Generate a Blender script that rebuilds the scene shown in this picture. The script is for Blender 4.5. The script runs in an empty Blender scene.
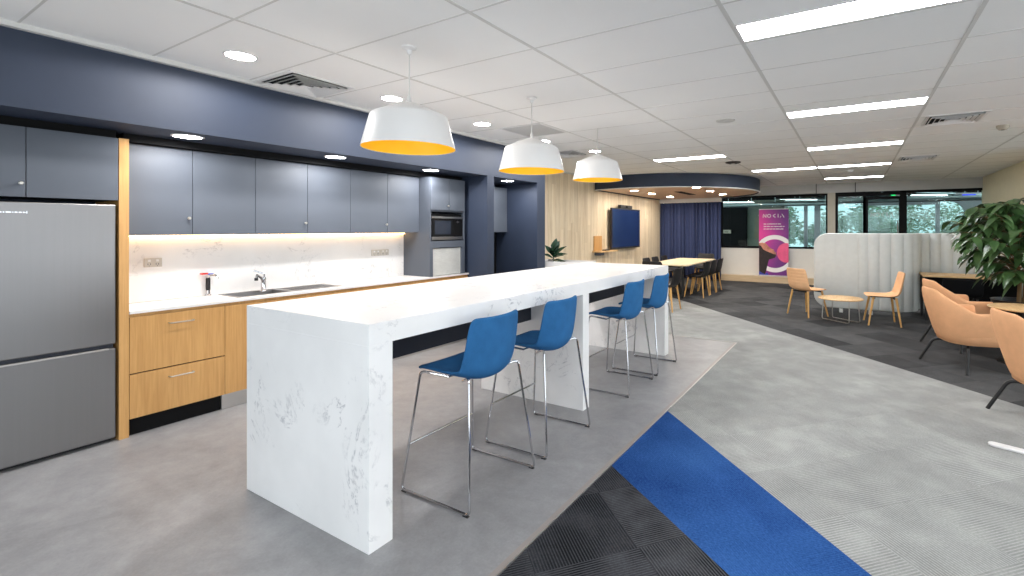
import bpy, bmesh, math, random
from math import sin, cos, pi, radians, sqrt, atan2
from mathutils import Vector, Matrix
random.seed(7)
SC = bpy.context.scene
COL = SC.collection

# ------------------------------------------------------------------ camera, world, exposure
FPX, YAW, PCX, PCY, HC = 472.3, 0.5272, 579.0, 228.7, 1.5
cam_d = bpy.data.cameras.new('camera')
cam_d.sensor_width = 36.0
cam_d.lens = FPX / 1024 * 36.0
cam_d.shift_x = (512 - PCX) / 1024
cam_d.shift_y = (PCY - 288) / 1024
cam_d.clip_start = 0.05
cam_d.clip_end = 200
cam = bpy.data.objects.new('camera', cam_d)
COL.objects.link(cam)
cam.location = (0, 0, HC)
cam.rotation_euler = (pi / 2, 0, YAW)
SC.camera = cam

world = bpy.data.worlds.new('daylight')
SC.world = world
world.use_nodes = True
wb = world.node_tree.nodes['Background']
wb.inputs[0].default_value = (0.86, 0.94, 1.0, 1)
wb.inputs[1].default_value = 2.6

SC.view_settings.view_transform = 'Standard'
SC.view_settings.look = 'None'
SC.view_settings.exposure = 0.16
SC.view_settings.gamma = 1.0
SC.view_settings.use_curve_mapping = False
SC.cycles.max_bounces = 8
SC.cycles.diffuse_bounces = 5
SC.cycles.sample_clamp_indirect = 6.0

PANEL_E, DOWN_E, SOFFIT_E, RING_E, STRIP_E, BULB_E = 25.0, 60.0, 55.0, 230.0, 15.0, 6.0
SPOT_W, SPOT_S = 46.0, 22.0
H = 2.679          # ceiling height

# ------------------------------------------------------------------ materials
def srgb(r, g, b):
    f = lambda c: (c / 255 / 12.92) if c / 255 <= 0.04045 else ((c / 255 + 0.055) / 1.055) ** 2.4
    return (f(r), f(g), f(b), 1)

class NT:
    def __init__(s, name):
        s.m = bpy.data.materials.new(name); s.m.use_nodes = True
        s.t = s.m.node_tree; s.n = s.t.nodes
        s.b = s.n['Principled BSDF']; s.out = s.n['Material Output']
    def node(s, k, **kw):
        x = s.n.new(k)
        for a, v in kw.items(): setattr(x, a, v)
        return x
    def link(s, a, b): s.t.links.new(a, b)
    def coords(s, rot=(0, 0, 0), scale=(1, 1, 1)):
        c = s.node('ShaderNodeTexCoord'); mp = s.node('ShaderNodeMapping')
        mp.inputs['Rotation'].default_value = rot; mp.inputs['Scale'].default_value = scale
        s.link(c.outputs['Object'], mp.inputs['Vector']); return mp.outputs[0]
    def noise(s, vec, scale, detail=3, rough=0.5, dist=0.0):
        x = s.node('ShaderNodeTexNoise'); x.inputs['Scale'].default_value = scale
        x.inputs['Detail'].default_value = detail; x.inputs['Roughness'].default_value = rough
        x.inputs['Distortion'].default_value = dist
        s.link(vec, x.inputs['Vector']); return x.outputs[0]
    def math(s, op, a, b=None, c=None, clamp=False):
        x = s.node('ShaderNodeMath', operation=op); x.use_clamp = clamp
        for i, v in enumerate((a, b, c)):
            if v is None: continue
            if isinstance(v, (int, float)): x.inputs[i].default_value = v
            else: s.link(v, x.inputs[i])
        return x.outputs[0]
    def ramp(s, fac, stops):
        x = s.node('ShaderNodeValToRGB'); r = x.color_ramp
        while len(r.elements) < len(stops): r.elements.new(0.5)
        for e, (p, c) in zip(r.elements, stops): e.position = p; e.color = c
        s.link(fac, x.inputs[0]); return x.outputs[0]
    def mix(s, fac, a, b, blend='MIX'):
        x = s.node('ShaderNodeMix', data_type='RGBA', blend_type=blend)
        for i, v in ((0, fac), (6, a), (7, b)):
            if isinstance(v, (int, float)): x.inputs[i].default_value = v
            elif isinstance(v, tuple): x.inputs[i].default_value = v
            else: s.link(v, x.inputs[i])
        return x.outputs[2]
    def base(s, c):
        if isinstance(c, tuple): s.b.inputs['Base Color'].default_value = c
        else: s.link(c, s.b.inputs['Base Color'])
    def bump(s, h, strength=0.2, dist=0.01):
        x = s.node('ShaderNodeBump'); x.inputs['Strength'].default_value = strength
        x.inputs['Distance'].default_value = dist; s.link(h, x.inputs['Height'])
        s.link(x.outputs[0], s.b.inputs['Normal'])
    def set(s, rough=0.5, metal=0.0, spec=0.5):
        s.b.inputs['Roughness'].default_value = rough; s.b.inputs['Metallic'].default_value = metal
        s.b.inputs['Specular IOR Level'].default_value = spec

def plain(name, rgb, rough=0.5, metal=0.0, spec=0.5, var=0.04, vs=6.0, bump=0.0, bs=200):
    t = NT(name); v = t.coords(); n = t.noise(v, vs, 2)
    c = srgb(*rgb); d = tuple(x * (1 - var * 2) for x in c[:3]) + (1,); e = tuple(min(1, x * (1 + var)) for x in c[:3]) + (1,)
    t.base(t.ramp(n, [(0.3, d), (0.7, e)])); t.set(rough, metal, spec)
    if bump: t.bump(t.noise(v, bs, 2), bump, 0.002)
    return t.m

def emit(name, rgb, strength):
    t = NT(name); t.b.inputs['Base Color'].default_value = srgb(*rgb)
    t.b.inputs['Emission Color'].default_value = srgb(*rgb); t.b.inputs['Emission Strength'].default_value = strength
    return t.m

def wood(name, a, b, axis='z', scale=1.0, rough=0.45, planks=None):
    """fine straight grain along the given axis"""
    t = NT(name); sc = {'z': (1, 1, 0.04), 'x': (0.05, 1, 1), 'y': (1, 0.05, 1)}[axis]
    v = t.coords(scale=sc)
    g = t.noise(v, 70 * scale, 4, 0.6, 0.3); g2 = t.noise(v, 9 * scale, 3, 0.6, 0.6)
    f = t.math('ADD', t.math('MULTIPLY', g, 0.55), t.math('MULTIPLY', g2, 0.45))
    t.base(t.ramp(f, [(0.32, srgb(*b)), (0.62, srgb(*a))])); t.set(rough); t.bump(g, 0.08, 0.002)
    return t.m

def planks(name, a, b, c):
    """vertical boards along Y, pale timber with knots and grain"""
    t = NT(name); co = t.node('ShaderNodeTexCoord'); sp = t.node('ShaderNodeSeparateXYZ'); t.link(co.outputs['Object'], sp.inputs[0])
    W = 0.145
    yi = t.math('DIVIDE', sp.outputs[1], W); cell = t.math('FLOOR', yi); fr = t.math('FRACT', yi)
    wn = t.node('ShaderNodeTexWhiteNoise', noise_dimensions='1D'); t.link(cell, wn.inputs['W'])
    zz = t.math('ADD', sp.outputs[2], t.math('MULTIPLY', wn.outputs[0], 7.0))
    zi = t.math('FLOOR', t.math('DIVIDE', zz, 1.9))
    wn2 = t.node('ShaderNodeTexWhiteNoise', noise_dimensions='2D'); cb = t.node('ShaderNodeCombineXYZ')
    t.link(cell, cb.inputs[0]); t.link(zi, cb.inputs[1]); t.link(cb.outputs[0], wn2.inputs['Vector'])
    off = t.node('ShaderNodeCombineXYZ'); t.link(t.math('MULTIPLY', wn2.outputs[0], 30.0), off.inputs[0])
    t.link(t.math('MULTIPLY', sp.outputs[1], 1.0), off.inputs[1]); t.link(t.math('MULTIPLY', zz, 0.07), off.inputs[2])
    g = t.noise(off.outputs[0], 28, 4, 0.6, 1.2); g2 = t.noise(off.outputs[0], 7, 3, 0.5, 1.0)
    col = t.ramp(t.math('ADD', t.math('MULTIPLY', g, 0.5), t.math('MULTIPLY', g2, 0.5)), [(0.33, srgb(*c)), (0.48, srgb(*b)), (0.64, srgb(*a))])
    tone = t.ramp(wn2.outputs[0], [(0, (0.85, 0.84, 0.82, 1)), (1, (1.0, 1.0, 1.0, 1))])
    col = t.mix(1.0, col, tone, 'MULTIPLY')
    gap = t.math('LESS_THAN', t.math('ABSOLUTE', t.math('SUBTRACT', fr, 0.5)), 0.485)
    col = t.mix(gap, srgb(176, 156, 128), col)
    t.base(col); t.set(0.55); return t.m

def marble(name, base, vein, amt=1.0, scale=2.2):
    t = NT(name); v = t.coords()
    n = t.noise(v, scale, 6, 0.62, 1.6)
    r = t.math('ABSOLUTE', t.math('SUBTRACT', n, 0.5))
    line = t.ramp(r, [(0.0, (1, 1, 1, 1)), (0.028, (0, 0, 0, 1))])
    msk = t.ramp(t.noise(v, scale * 0.9, 2), [(0.5, (0, 0, 0, 1)), (0.66, (1, 1, 1, 1))])
    brk = t.ramp(t.noise(v, 22, 3, 0.7), [(0.42, (0, 0, 0, 1)), (0.6, (1, 1, 1, 1))])
    f = t.math('MULTIPLY', t.math('MULTIPLY', line, msk), t.math('MULTIPLY', brk, amt))
    soft = t.ramp(t.noise(v, 3.2, 4), [(0.35, srgb(*[x - 7 for x in base])), (0.65, srgb(*base))])
    t.base(t.mix(f, soft, srgb(*vein))); t.set(0.28, 0, 0.4); return t.m

def carpet(name, a, b, line, period=0.012, tile=0.5, rot=pi / 4, linestr=0.6, tone=0.25):
    """carpet tiles turned 45 degrees, the ribs of every tile at right angles to its neighbour"""
    t = NT(name); v = t.coords(rot=(0, 0, rot)); sp = t.node('ShaderNodeSeparateXYZ'); t.link(v, sp.inputs[0])
    cx = t.math('FLOOR', t.math('DIVIDE', sp.outputs[0], tile)); cy = t.math('FLOOR', t.math('DIVIDE', sp.outputs[1], tile))
    par = t.math('MODULO', t.math('ABSOLUTE', t.math('ADD', cx, cy)), 2.0)
    cb = t.node('ShaderNodeCombineXYZ'); t.link(cx, cb.inputs[0]); t.link(cy, cb.inputs[1])
    wn = t.node('ShaderNodeTexWhiteNoise', noise_dimensions='2D'); t.link(cb.outputs[0], wn.inputs['Vector'])
    u = t.math('ADD', t.math('MULTIPLY', sp.outputs[0], par), t.math('MULTIPLY', sp.outputs[1], t.math('SUBTRACT', 1.0, par)))
    wv = t.math('SINE', t.math('MULTIPLY', u, 2 * pi / period))
    n = t.noise(v, 75, 4, 0.85); big = t.noise(v, 1.5, 3)
    f = t.math('ADD', t.math('MULTIPLY', n, 0.6), t.math('ADD', t.math('MULTIPLY', wn.outputs[0], tone), t.math('MULTIPLY', big, 0.5 - tone)))
    col = t.ramp(f, [(0.40, srgb(*b)), (0.68, srgb(*a))])
    # rib contrast breaks up along the rib
    st = t.node('ShaderNodeMapping'); st.inputs['Scale'].default_value = (1, 1, 1); t.link(v, st.inputs[0])
    lf = t.math('MULTIPLY', t.ramp(wv, [(0.0, (1, 1, 1, 1)), (0.55, (0, 0, 0, 1))]), t.math('MULTIPLY', t.ramp(t.noise(v, 5, 3), [(0.35, (0.35,) * 3 + (1,)), (0.6, (1, 1, 1, 1))]), linestr))
    t.base(t.mix(lf, col, srgb(*line))); t.set(0.95, 0, 0.1); t.bump(t.math('ADD', wv, n), 0.25, 0.002)
    return t.m

def fabric(name, rgb, rough=0.9, var=0.08, wave=0.0, period=0.05):
    t = NT(name); v = t.coords(); n = t.noise(v, 350, 2); n2 = t.noise(v, 12, 3)
    c = srgb(*rgb); d = tuple(x * (1 - var * 2) for x in c[:3]) + (1,)
    t.base(t.ramp(t.math('ADD', t.math('MULTIPLY', n, 0.5), t.math('MULTIPLY', n2, 0.5)), [(0.35, d), (0.65, c)])); t.set(rough, 0, 0.2)
    if wave:
        sp = t.node('ShaderNodeSeparateXYZ'); t.link(v, sp.inputs[0])
        w = t.math('ABSOLUTE', t.math('SINE', t.math('MULTIPLY', sp.outputs[2], pi / period)))
        t.bump(t.math('POWER', w, 0.4), wave, 0.006)
    else: t.bump(n, 0.15, 0.001)
    return t.m

def metal(name, rgb, rough=0.25, brushed=None):
    t = NT(name); t.set(rough, 1.0)
    c = srgb(*rgb)
    if brushed:
        v = t.coords(scale=brushed); n = t.noise(v, 60, 3)
        t.base(t.ramp(n, [(0.3, tuple(x * 0.975 for x in c[:3]) + (1,)), (0.7, c)])); t.bump(n, 0.008, 0.001)
    else: t.base(c)
    return t.m

def glass(name, tint=(0.86, 0.95, 0.94), gloss=0.02, haze=0.0):
    t = NT(name); t.n.remove(t.b)
    tr = t.node('ShaderNodeBsdfTransparent'); tr.inputs[0].default_value = tint + (1,)
    gl = t.node('ShaderNodeBsdfGlossy'); gl.inputs['Roughness'].default_value = 0.02
    mx = t.node('ShaderNodeMixShader'); mx.inputs[0].default_value = gloss
    src = tr.outputs[0]
    if haze:                                             # translucent share imitates hazy light over the view outside
        hz_ = t.node('ShaderNodeBsdfTranslucent'); hz_.inputs[0].default_value = (0.80, 0.86, 0.88, 1)
        m2 = t.node('ShaderNodeMixShader'); m2.inputs[0].default_value = haze; t.link(src, m2.inputs[1]); t.link(hz_.outputs[0], m2.inputs[2]); src = m2.outputs[0]
    t.link(src, mx.inputs[1]); t.link(gl.outputs[0], mx.inputs[2]); t.link(mx.outputs[0], t.out.inputs[0])
    return t.m

M = {}
M['navy'] = plain('navy wall paint', (40, 50, 69), 0.6, var=0.02)
M['cab_grey'] = plain('slate laminate', (80, 86, 96), 0.6, var=0.015)
M['cab_grey_dark'] = plain('slate laminate edge', (60, 64, 74), 0.5, var=0.02)
M['steel'] = metal('brushed stainless steel', (142, 140, 140), 0.36, (1, 1, 0.02))
M['steel_dark'] = plain('fridge plinth black', (22, 22, 24), 0.5)
M['oak'] = wood('honey oak veneer', (206, 158, 98), (180, 132, 74), 'z')
M['oak_x'] = wood('honey oak top', (226, 190, 140), (200, 158, 104), 'y')
M['oak_leg'] = wood('oak leg', (222, 176, 108), (190, 140, 78), 'z', 2.0)
M['timber_soffit'] = wood('timber soffit lining', (230, 196, 164), (206, 168, 134), 'x', 0.6, 0.4)
M['plank'] = planks('pale timber boards', (240, 224, 198), (228, 209, 179), (204, 181, 148))
M['marble'] = marble('white quartz', (240, 239, 238), (146, 147, 153), 0.75, 2.9)
M['marble_top'] = marble('white quartz worktop', (232, 228, 224), (200, 196, 194), 0.4)
M['chrome'] = metal('polished chrome', (205, 205, 208), 0.12)
M['nickel'] = metal('satin nickel', (200, 196, 188), 0.3)
M['black_metal'] = plain('black powder coat', (14, 14, 15), 0.45)
M['black_plastic'] = plain('black plastic shell', (26, 23, 24), 0.5)
M['black'] = plain('matt black', (7, 7, 9), 0.7, spec=0.2)
M['white_metal'] = plain('white enamel', (226, 224, 222), 0.35, var=0.01)
M['yellow'] = plain('yellow enamel inside', (255, 204, 30), 0.45, var=0.03)
M['tile'] = plain('white ceiling tile', (244, 243, 241), 0.9, var=0.012, vs=1.2, spec=0.2)
M['grid'] = plain('ceiling grid paint', (212, 210, 206), 0.6, var=0.01)
M['white_paint'] = plain('white wall paint', (226, 222, 214), 0.7, var=0.01)
M['cream_paint'] = plain('cream wall paint', (232, 222, 190), 0.7, var=0.015)
M['grey_paint'] = plain('grey wall paint', (186, 185, 182), 0.7, var=0.015)
M['pier_paint'] = plain('beige pier paint', (178, 170, 154), 0.7, var=0.02)
M['skirt_wood'] = wood('pale timber plinth', (214, 190, 156), (190, 164, 130), 'x')
M['curtain'] = fabric('navy curtain', (66, 76, 112), 0.9)
M['blue'] = fabric('blue upholstery', (46, 104, 156), 0.85, 0.12)
M['tan'] = fabric('tan upholstery', (236, 178, 132), 0.8, 0.06)
M['peach'] = fabric('peach quilted upholstery', (238, 188, 142), 0.8, 0.05, 0.7, 0.055)
M['felt'] = fabric('pale grey felt', (208, 210, 206), 0.95, 0.04)
M['leaf'] = None
M['soil'] = plain('potting soil', (52, 40, 32), 0.95, bump=0.6, bs=60)
M['aluminium'] = metal('aluminium strip', (196, 192, 188), 0.4)
M['screen'] = plain('display glass', (24, 42, 82), 0.2, var=0.0)
M['glass'] = glass('clear partition glass')
M['glass_out'] = glass('facade glass', (0.62, 0.70, 0.70), 0.05, 0.10)
M['panel'] = emit('light panel diffuser', (250, 252, 255), PANEL_E)
M['down'] = emit('downlight diffuser', (255, 252, 248), DOWN_E)
M['down_s'] = emit('soffit downlight diffuser', (252, 252, 255), SOFFIT_E)
M['down_r'] = emit('canopy downlight diffuser', (255, 246, 234), RING_E)
M['strip'] = emit('warm strip diffuser', (255, 206, 142), STRIP_E)
M['bulb'] = emit('pendant bulb glow', (255, 238, 214), BULB_E)
M['tube'] = emit('tube light diffuser', (250, 252, 255), 5.0)
M['oak_pale'] = wood('pale oak tabletop', (226, 208, 172), (204, 182, 144), 'y')
M['shutter'] = plain('pale roller shutter', (196, 196, 192), 0.4)

def vinyl():
    t = NT('grey concrete look vinyl'); v = t.coords()
    n = t.noise(v, 1.6, 6, 0.62, 0.8); n2 = t.noise(v, 9, 5, 0.7); n3 = t.noise(v, 70, 3, 0.7)
    f = t.math('ADD', t.math('MULTIPLY', n, 0.5), t.math('ADD', t.math('MULTIPLY', n2, 0.32), t.math('MULTIPLY', n3, 0.18)))
    t.base(t.ramp(f, [(0.3, srgb(118, 117, 118)), (0.5, srgb(142, 141, 142)), (0.68, srgb(162, 161, 162))]))
    t.set(0.34, 0, 0.4); t.bump(n3, 0.04, 0.001); return t.m
M['vinyl'] = vinyl()
M['carpet_light'] = carpet('pale grey carpet', (176, 177, 173), (140, 140, 138), (108, 108, 108), 0.016, 0.5, pi / 4 - 0.02, 0.6, 0.08)
M['carpet_char'] = carpet('charcoal carpet', (96, 96, 96), (54, 54, 56), (36, 36, 38), 0.014, 0.5, pi / 4, 0.5)
M['carpet_black'] = carpet('black ribbed carpet', (84, 85, 89), (52, 53, 57), (18, 18, 21), 0.014, 0.5, pi / 4 - 0.08, 0.95)
M['carpet_blue'] = carpet('royal blue carpet', (54, 98, 158), (14, 48, 106), (14, 42, 92), 0.012, 0.5, pi / 4, 0.15, 0.03)

def leafmat(name, a, b, rough=0.35):
    t = NT(name); v = t.coords(); n = t.noise(v, 5, 3)
    t.base(t.ramp(n, [(0.3, srgb(*b)), (0.7, srgb(*a))])); t.set(rough, 0, 0.5)
    return t.m
M['leaf'] = leafmat('glossy green leaf', (84, 114, 66), (38, 66, 34), 0.28)
M['leaf_rubber'] = leafmat('rubber plant leaf', (52, 84, 62), (20, 44, 30), 0.25)
M['leaf_tree'] = leafmat('gum tree leaf', (112, 146, 98), (66, 100, 62), 0.8)
M['bark'] = plain('bark', (120, 96, 66), 0.9, var=0.15, bump=0.5, bs=40)

# ------------------------------------------------------------------ mesh helpers
def bx(bm, x0, x1, y0, y1, z0, z1, bev=0.0, seg=2):
    r = bmesh.ops.create_cube(bm, size=1)
    vs = r['verts']
    for v in vs:
        v.co.x = x0 + (v.co.x + .5) * (x1 - x0); v.co.y = y0 + (v.co.y + .5) * (y1 - y0); v.co.z = z0 + (v.co.z + .5) * (z1 - z0)
    if bev > 0:
        es = list({e for v in vs for e in v.link_edges})
        bmesh.ops.bevel(bm, geom=es, offset=bev, segments=seg, affect='EDGES', profile=0.5)
    return vs

def frame_of(d):
    d = d.normalized(); a = Vector((0, 0, 1)) if abs(d.z) < 0.9 else Vector((1, 0, 0))
    u = d.cross(a).normalized(); return u, d.cross(u).normalized()

def fillet(pts, r, n=4):
    P = [Vector(p) for p in pts]; out = [P[0]]
    for i in range(1, len(P) - 1):
        a, b, c = P[i - 1], P[i], P[i + 1]
        d1, d2 = (a - b), (c - b); rr = min(r, d1.length * .45, d2.length * .45)
        p0, p1 = b + d1.normalized() * rr, b + d2.normalized() * rr
        for k in range(n + 1):
            t = k / n; out.append((1 - t) ** 2 * p0 + 2 * t * (1 - t) * b + t * t * p1)
    out.append(P[-1]); return out

def tube(bm, pts, r, seg=8, radii=None, cap=True):
    P = [Vector(p) for p in pts]; rings = []
    u = None
    for i, p in enumerate(P):
        d = (P[min(i + 1, len(P) - 1)] - P[max(i - 1, 0)]).normalized()
        if u is None: u, w = frame_of(d)
        else:
            u = (u - d * u.dot(d)).normalized(); w = d.cross(u)
        rr = radii[i] if radii else r
        rings.append([bm.verts.new(p + (u * cos(2 * pi * k / seg) + w * sin(2 * pi * k / seg)) * rr) for k in range(seg)])
    for a, b in zip(rings, rings[1:]):
        for k in range(seg): bm.faces.new((a[k], a[(k + 1) % seg], b[(k + 1) % seg], b[k]))
    if cap:
        bm.faces.new(rings[0][::-1]); bm.faces.new(rings[-1])

def lathe(bm, prof, c=(0, 0, 0), seg=32, closed=False):
    rings = []
    for r, z in prof:
        if r < 1e-5: rings.append([bm.verts.new((c[0], c[1], c[2] + z))])
        else: rings.append([bm.verts.new((c[0] + r * cos(2 * pi * k / seg), c[1] + r * sin(2 * pi * k / seg), c[2] + z)) for k in range(seg)])
    if closed: rings.append(rings[0])
    for a, b in zip(rings, rings[1:]):
        for k in range(seg):
            k2 = (k + 1) % seg
            if len(a) == 1 and len(b) == 1: continue
            if len(a) == 1: bm.faces.new((a[0], b[k2], b[k]))
            elif len(b) == 1: bm.faces.new((a[k], a[k2], b[0]))
            else: bm.faces.new((a[k], a[k2], b[k2], b[k]))

def prism(bm, poly, a0, a1, axis='z'):
    """poly in 2D, extruded along axis between a0 and a1. axis z:(x,y) x:(y,z) y:(x,z)"""
    def mk(p, a):
        return {'z': (p[0], p[1], a), 'x': (a, p[0], p[1]), 'y': (p[0], a, p[1])}[axis]
    A = [bm.verts.new(mk(p, a0)) for p in poly]; B = [bm.verts.new(mk(p, a1)) for p in poly]
    bm.faces.new(A[::-1]); bm.faces.new(B)
    n = len(poly)
    for i in range(n): bm.faces.new((A[i], A[(i + 1) % n], B[(i + 1) % n], B[i]))

def grid_faces(bm, rows, wrap=False):
    for a, b in zip(rows, rows[1:]):
        n = len(a)
        for k in range(n if wrap else n - 1): bm.faces.new((a[k], a[(k + 1) % n], b[(k + 1) % n], b[k]))

def obj(name, bm, mat, parent=None, smooth=False, mods=()):
    bmesh.ops.recalc_face_normals(bm, faces=bm.faces)
    me = bpy.data.meshes.new(name); bm.to_mesh(me); bm.free()
    me.materials.append(M[mat] if isinstance(mat, str) else mat)
    if smooth:
        for p in me.polygons: p.use_smooth = True
        if smooth != 'all':
            try: me.set_sharp_from_angle(angle=radians(38))
            except Exception: pass
    o = bpy.data.objects.new(name, me); COL.objects.link(o)
    if parent is not None: o.parent = parent
    for k, kw in mods:
        m = o.modifiers.new(k.lower(), k)
        for a, v in kw.items(): setattr(m, a, v)
    return o

def B(): return bmesh.new()
def box(name, mat, parent, *dims, bev=0.0):
    b = B(); bx(b, *dims, bev=bev); return obj(name, b, mat, parent)
def tag(o, label, cat, group=None):
    o['label'] = label; o['category'] = cat
    if group: o['group'] = group
    return o
def thing(name, label, cat, loc=(0, 0, 0), rz=0.0, group=None):
    o = bpy.data.objects.new(name, None); COL.objects.link(o)
    o.location = loc; o.rotation_euler = (0, 0, rz); o.empty_display_size = 0.1
    return tag(o, label, cat, group)
def struct(name, bm, mat, parent=None, **k):
    o = obj(name, bm, mat, parent, **k)
    if parent is None: o['kind'] = 'structure'
    return o
def sbox(name, mat, *dims, parent=None):
    b = B(); bx(b, *dims); return struct(name, b, mat, parent)
def dup(root, loc, rz=0.0, label=None, group=None):
    r = root.copy(); COL.objects.link(r); r.location = loc; r.rotation_euler = (0, 0, rz)
    if label: r['label'] = label
    if group: r['group'] = group
    for ch in list(root.children):
        c = ch.copy(); COL.objects.link(c); c.parent = r
        for g in list(ch.children):
            d = g.copy(); COL.objects.link(d); d.parent = c
    return r

# ================================================================== SETTING
# ---- floors (laid side by side)
XV = -1.33
def fl(poly, mat, z0=-0.06, z1=0.0):
    b = B(); prism(b, poly, z0, z1, 'z'); return struct('floor', b, mat)
# 45 degree line between pale and charcoal carpet: passes (1.236,5.317)
def ly(x): return 5.317 + (1.236 - x) * 0.99
fl([(-5.3, -3), (XV, -3), (XV, 6.40), (-5.3, 6.40)], 'vinyl')
KA, KB = -0.69, -0.952        # slopes of the two edges of the blue band
XE = 2.6
ya, yb_ = 2.69 + KA * (XE - XV), 3.731 + KB * (XE - XV)
fl([(XV, -3), (0.9, -3), (XV, 0.70)], 'carpet_light')
fl([(XV, 0.70), (0.9, -3), (XE, -3), (XE, ya), (XV, 2.69)], 'carpet_black')
fl([(XV, 2.69), (XE, ya), (XE, yb_), (XV, 3.731)], 'carpet_blue')
fl([(XV, 3.731), (XE, yb_), (XE, -3), (6.2, -3), (6.2, ly(6.2)), (-5.3, ly(-5.3)), (-5.3, 6.40), (XV, 6.40)], 'carpet_light')
fl([(6.2, ly(6.2)), (6.2, 14.0), (-5.3, 14.0), (-5.3, ly(-5.3))], 'carpet_char')
fl([(-5.3, 14.0), (6.2, 14.0), (6.2, 20.2), (-5.3, 20.2)], 'carpet_char')
b = B(); bx(b, XV - 0.004, XV + 0.004, -3, 6.407, 0.0, 0.0045); bx(b, -5.18, XV - 0.007, 6.393, 6.407, 0.0, 0.004)
struct('trim_1', b, 'aluminium')
b = B(); bx(b, XV - 0.034, XV - 0.004, -3, 6.39, 0.0, 0.003); struct('trim_5', b, plain('warm ribbed edge strip', (150, 141, 136), 0.4))

# ---- ceiling
b = B(); bx(b, -5.3, 6.2, -3, 14.0, H, H + 0.06); struct('ceiling', b, 'tile')
b = B()
k = -4
for k in range(-2, 6):
    x = -0.61 + 1.2 * k; bx(b, x - 0.012, x + 0.012, -3, 13.98, H - 0.003, H + 0.001)
j = -10
for j in range(-10, 19):
    y = 3.12 + 0.6 * j; bx(b, -4.16, 6.2, y - 0.006, y + 0.006, H - 0.002, H + 0.001)
bx(b, -4.17, -4.13, -3, 6.108, H - 0.03, H)
bx(b, -5.18, -5.14, 6.11, 14, H - 0.03, H)
struct('trim_2', b, 'grid')

# ---- kitchen recess: wall behind, bulkhead over it, piers
sbox('wall_left', 'navy', -5.3, -4.99, -3, 6.108, 0, H)
b = B()
bx(b, -4.99, -4.17, -3, 6.108, 2.2, H)                 # bulkhead
bx(b, -4.99, -4.17, 4.766, 4.898, 0, 2.2)              # pier between the niches
bx(b, -4.99, -4.17, 5.897, 6.108, 0, 2.2)              # end pier
struct('wall_left', b, 'navy')
b = B(); bx(b, -4.99, -4.62, 1.31, 4.76, 2.145, 2.2); bx(b, -4.99, -4.55, 0.2, 1.25, 2.145, 2.2); struct('shadow_gap', b, 'black')  # black filler stands in for the shadow line above the wall cabinets
sbox('wall_left', 'black', -4.99, -4.97, 4.898, 5.897, 0, 1.46)
# ---- timber wall
sbox('wall_left', 'plank', -5.3, -5.18, 6.108, 14.0, 0, H)
# ---- back wall at Y = 14 (part glazed)
b = B(); bx(b, -5.18, 2.56, 14.0, 14.12, 2.44, H); bx(b, -5.18, -0.42, 14.12, 14.37, 2.44, H); struct('wall_back', b, 'grey_paint')
b = B(); bx(b, -5.18, -0.60, 14.25, 14.37, 0.165, 0.945); struct('wall_back', b, 'white_paint')
b = B(); bx(b, -5.18, -0.60, 13.98, 14.37, 0, 0.165); struct('baseboard_back', b, 'skirt_wood')
b = B(); bx(b, -5.18, -3.42, 14.25, 14.37, 0.945, 2.44); struct('wall_back', b, 'white_paint')
b = B(); bx(b, -0.60, -0.42, 14.0, 14.37, 0, 2.44); struct('wall_back', b, 'pier_paint')
b = B(); bx(b, -3.42, -1.75, 14.23, 14.39, 0.945, 0.985); struct('trim_4', b, 'black')
# ---- right wall
b = B(); bx(b, 2.55, 2.67, 9.2, 14.12, 0, H); bx(b, 2.67, 6.2, 9.2, 9.32, 0, H); struct('wall_right', b, 'cream_paint')
# ---- window 1 (over the half wall) and window 2 / door
def frame_rect(b, x0, x1, z0, z1, t, y0=14.02, y1=14.10):
    bx(b, x0, x1, y0, y1, z1 - t, z1); bx(b, x0, x1, y0, y1, z0, z0 + t)
    bx(b, x0, x0 + t, y0, y1, z0 + t, z1 - t); bx(b, x1 - t, x1, y0, y1, z0 + t, z1 - t)
w = thing('window_1', '', ''); del w['label']; del w['category']; w['kind'] = 'structure'
b = B(); frame_rect(b, -3.42, -0.60, 0.95, 2.44, 0.05, 14.27, 14.35); obj('window_frame', b, 'black', w)
box('pane', 'glass', w, -3.37, -0.65, 14.305, 14.315, 1.00, 2.39)
w = thing('window_2', '', ''); del w['label']; del w['category']; w['kind'] = 'structure'
b = B(); frame_rect(b, -0.42, 0.26, 0.0, 2.44, 0.06); bx(b, 1.04, 2.55, 14.02, 14.10, 2.38, 2.44); bx(b, 1.04, 2.55, 14.02, 14.10, 0, 0.06); bx(b, 0.98, 1.12, 14.02, 14.10, 0, 2.44)
bx(b, -0.36, 0.98, 14.03, 14.09, 2.34, 2.40)
obj('window_frame', b, 'black', w)
box('pane', 'glass', w, -0.36, 0.20, 14.055, 14.065, 0.06, 2.34)
box('pane', 'glass', w, 1.12, 2.55, 14.055, 14.065, 0.06, 2.38)
w = thing('door_1', '', ''); del w['label']; del w['category']; w['kind'] = 'structure'
b = B(); bx(b, 0.20, 0.31, 14.02, 14.10, 0, 2.3); bx(b, 0.96, 0.98, 14.02, 14.10, 0, 2.3); bx(b, 0.31, 0.96, 14.02, 14.10, 2.24, 2.3); bx(b, 0.31, 0.96, 14.02, 14.10, 0, 0.1)
obj('door_frame', b, 'black', w)
box('pane', 'glass', w, 0.31, 0.96, 14.055, 14.065, 0.1, 2.24)
b = B(); tube(b, [(0.93, 14.02, 0.9), (0.93, 13.96, 0.92), (0.93, 13.96, 1.68), (0.93, 14.02, 1.70)], 0.014); obj('door_handle', b, 'steel', w)

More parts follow.
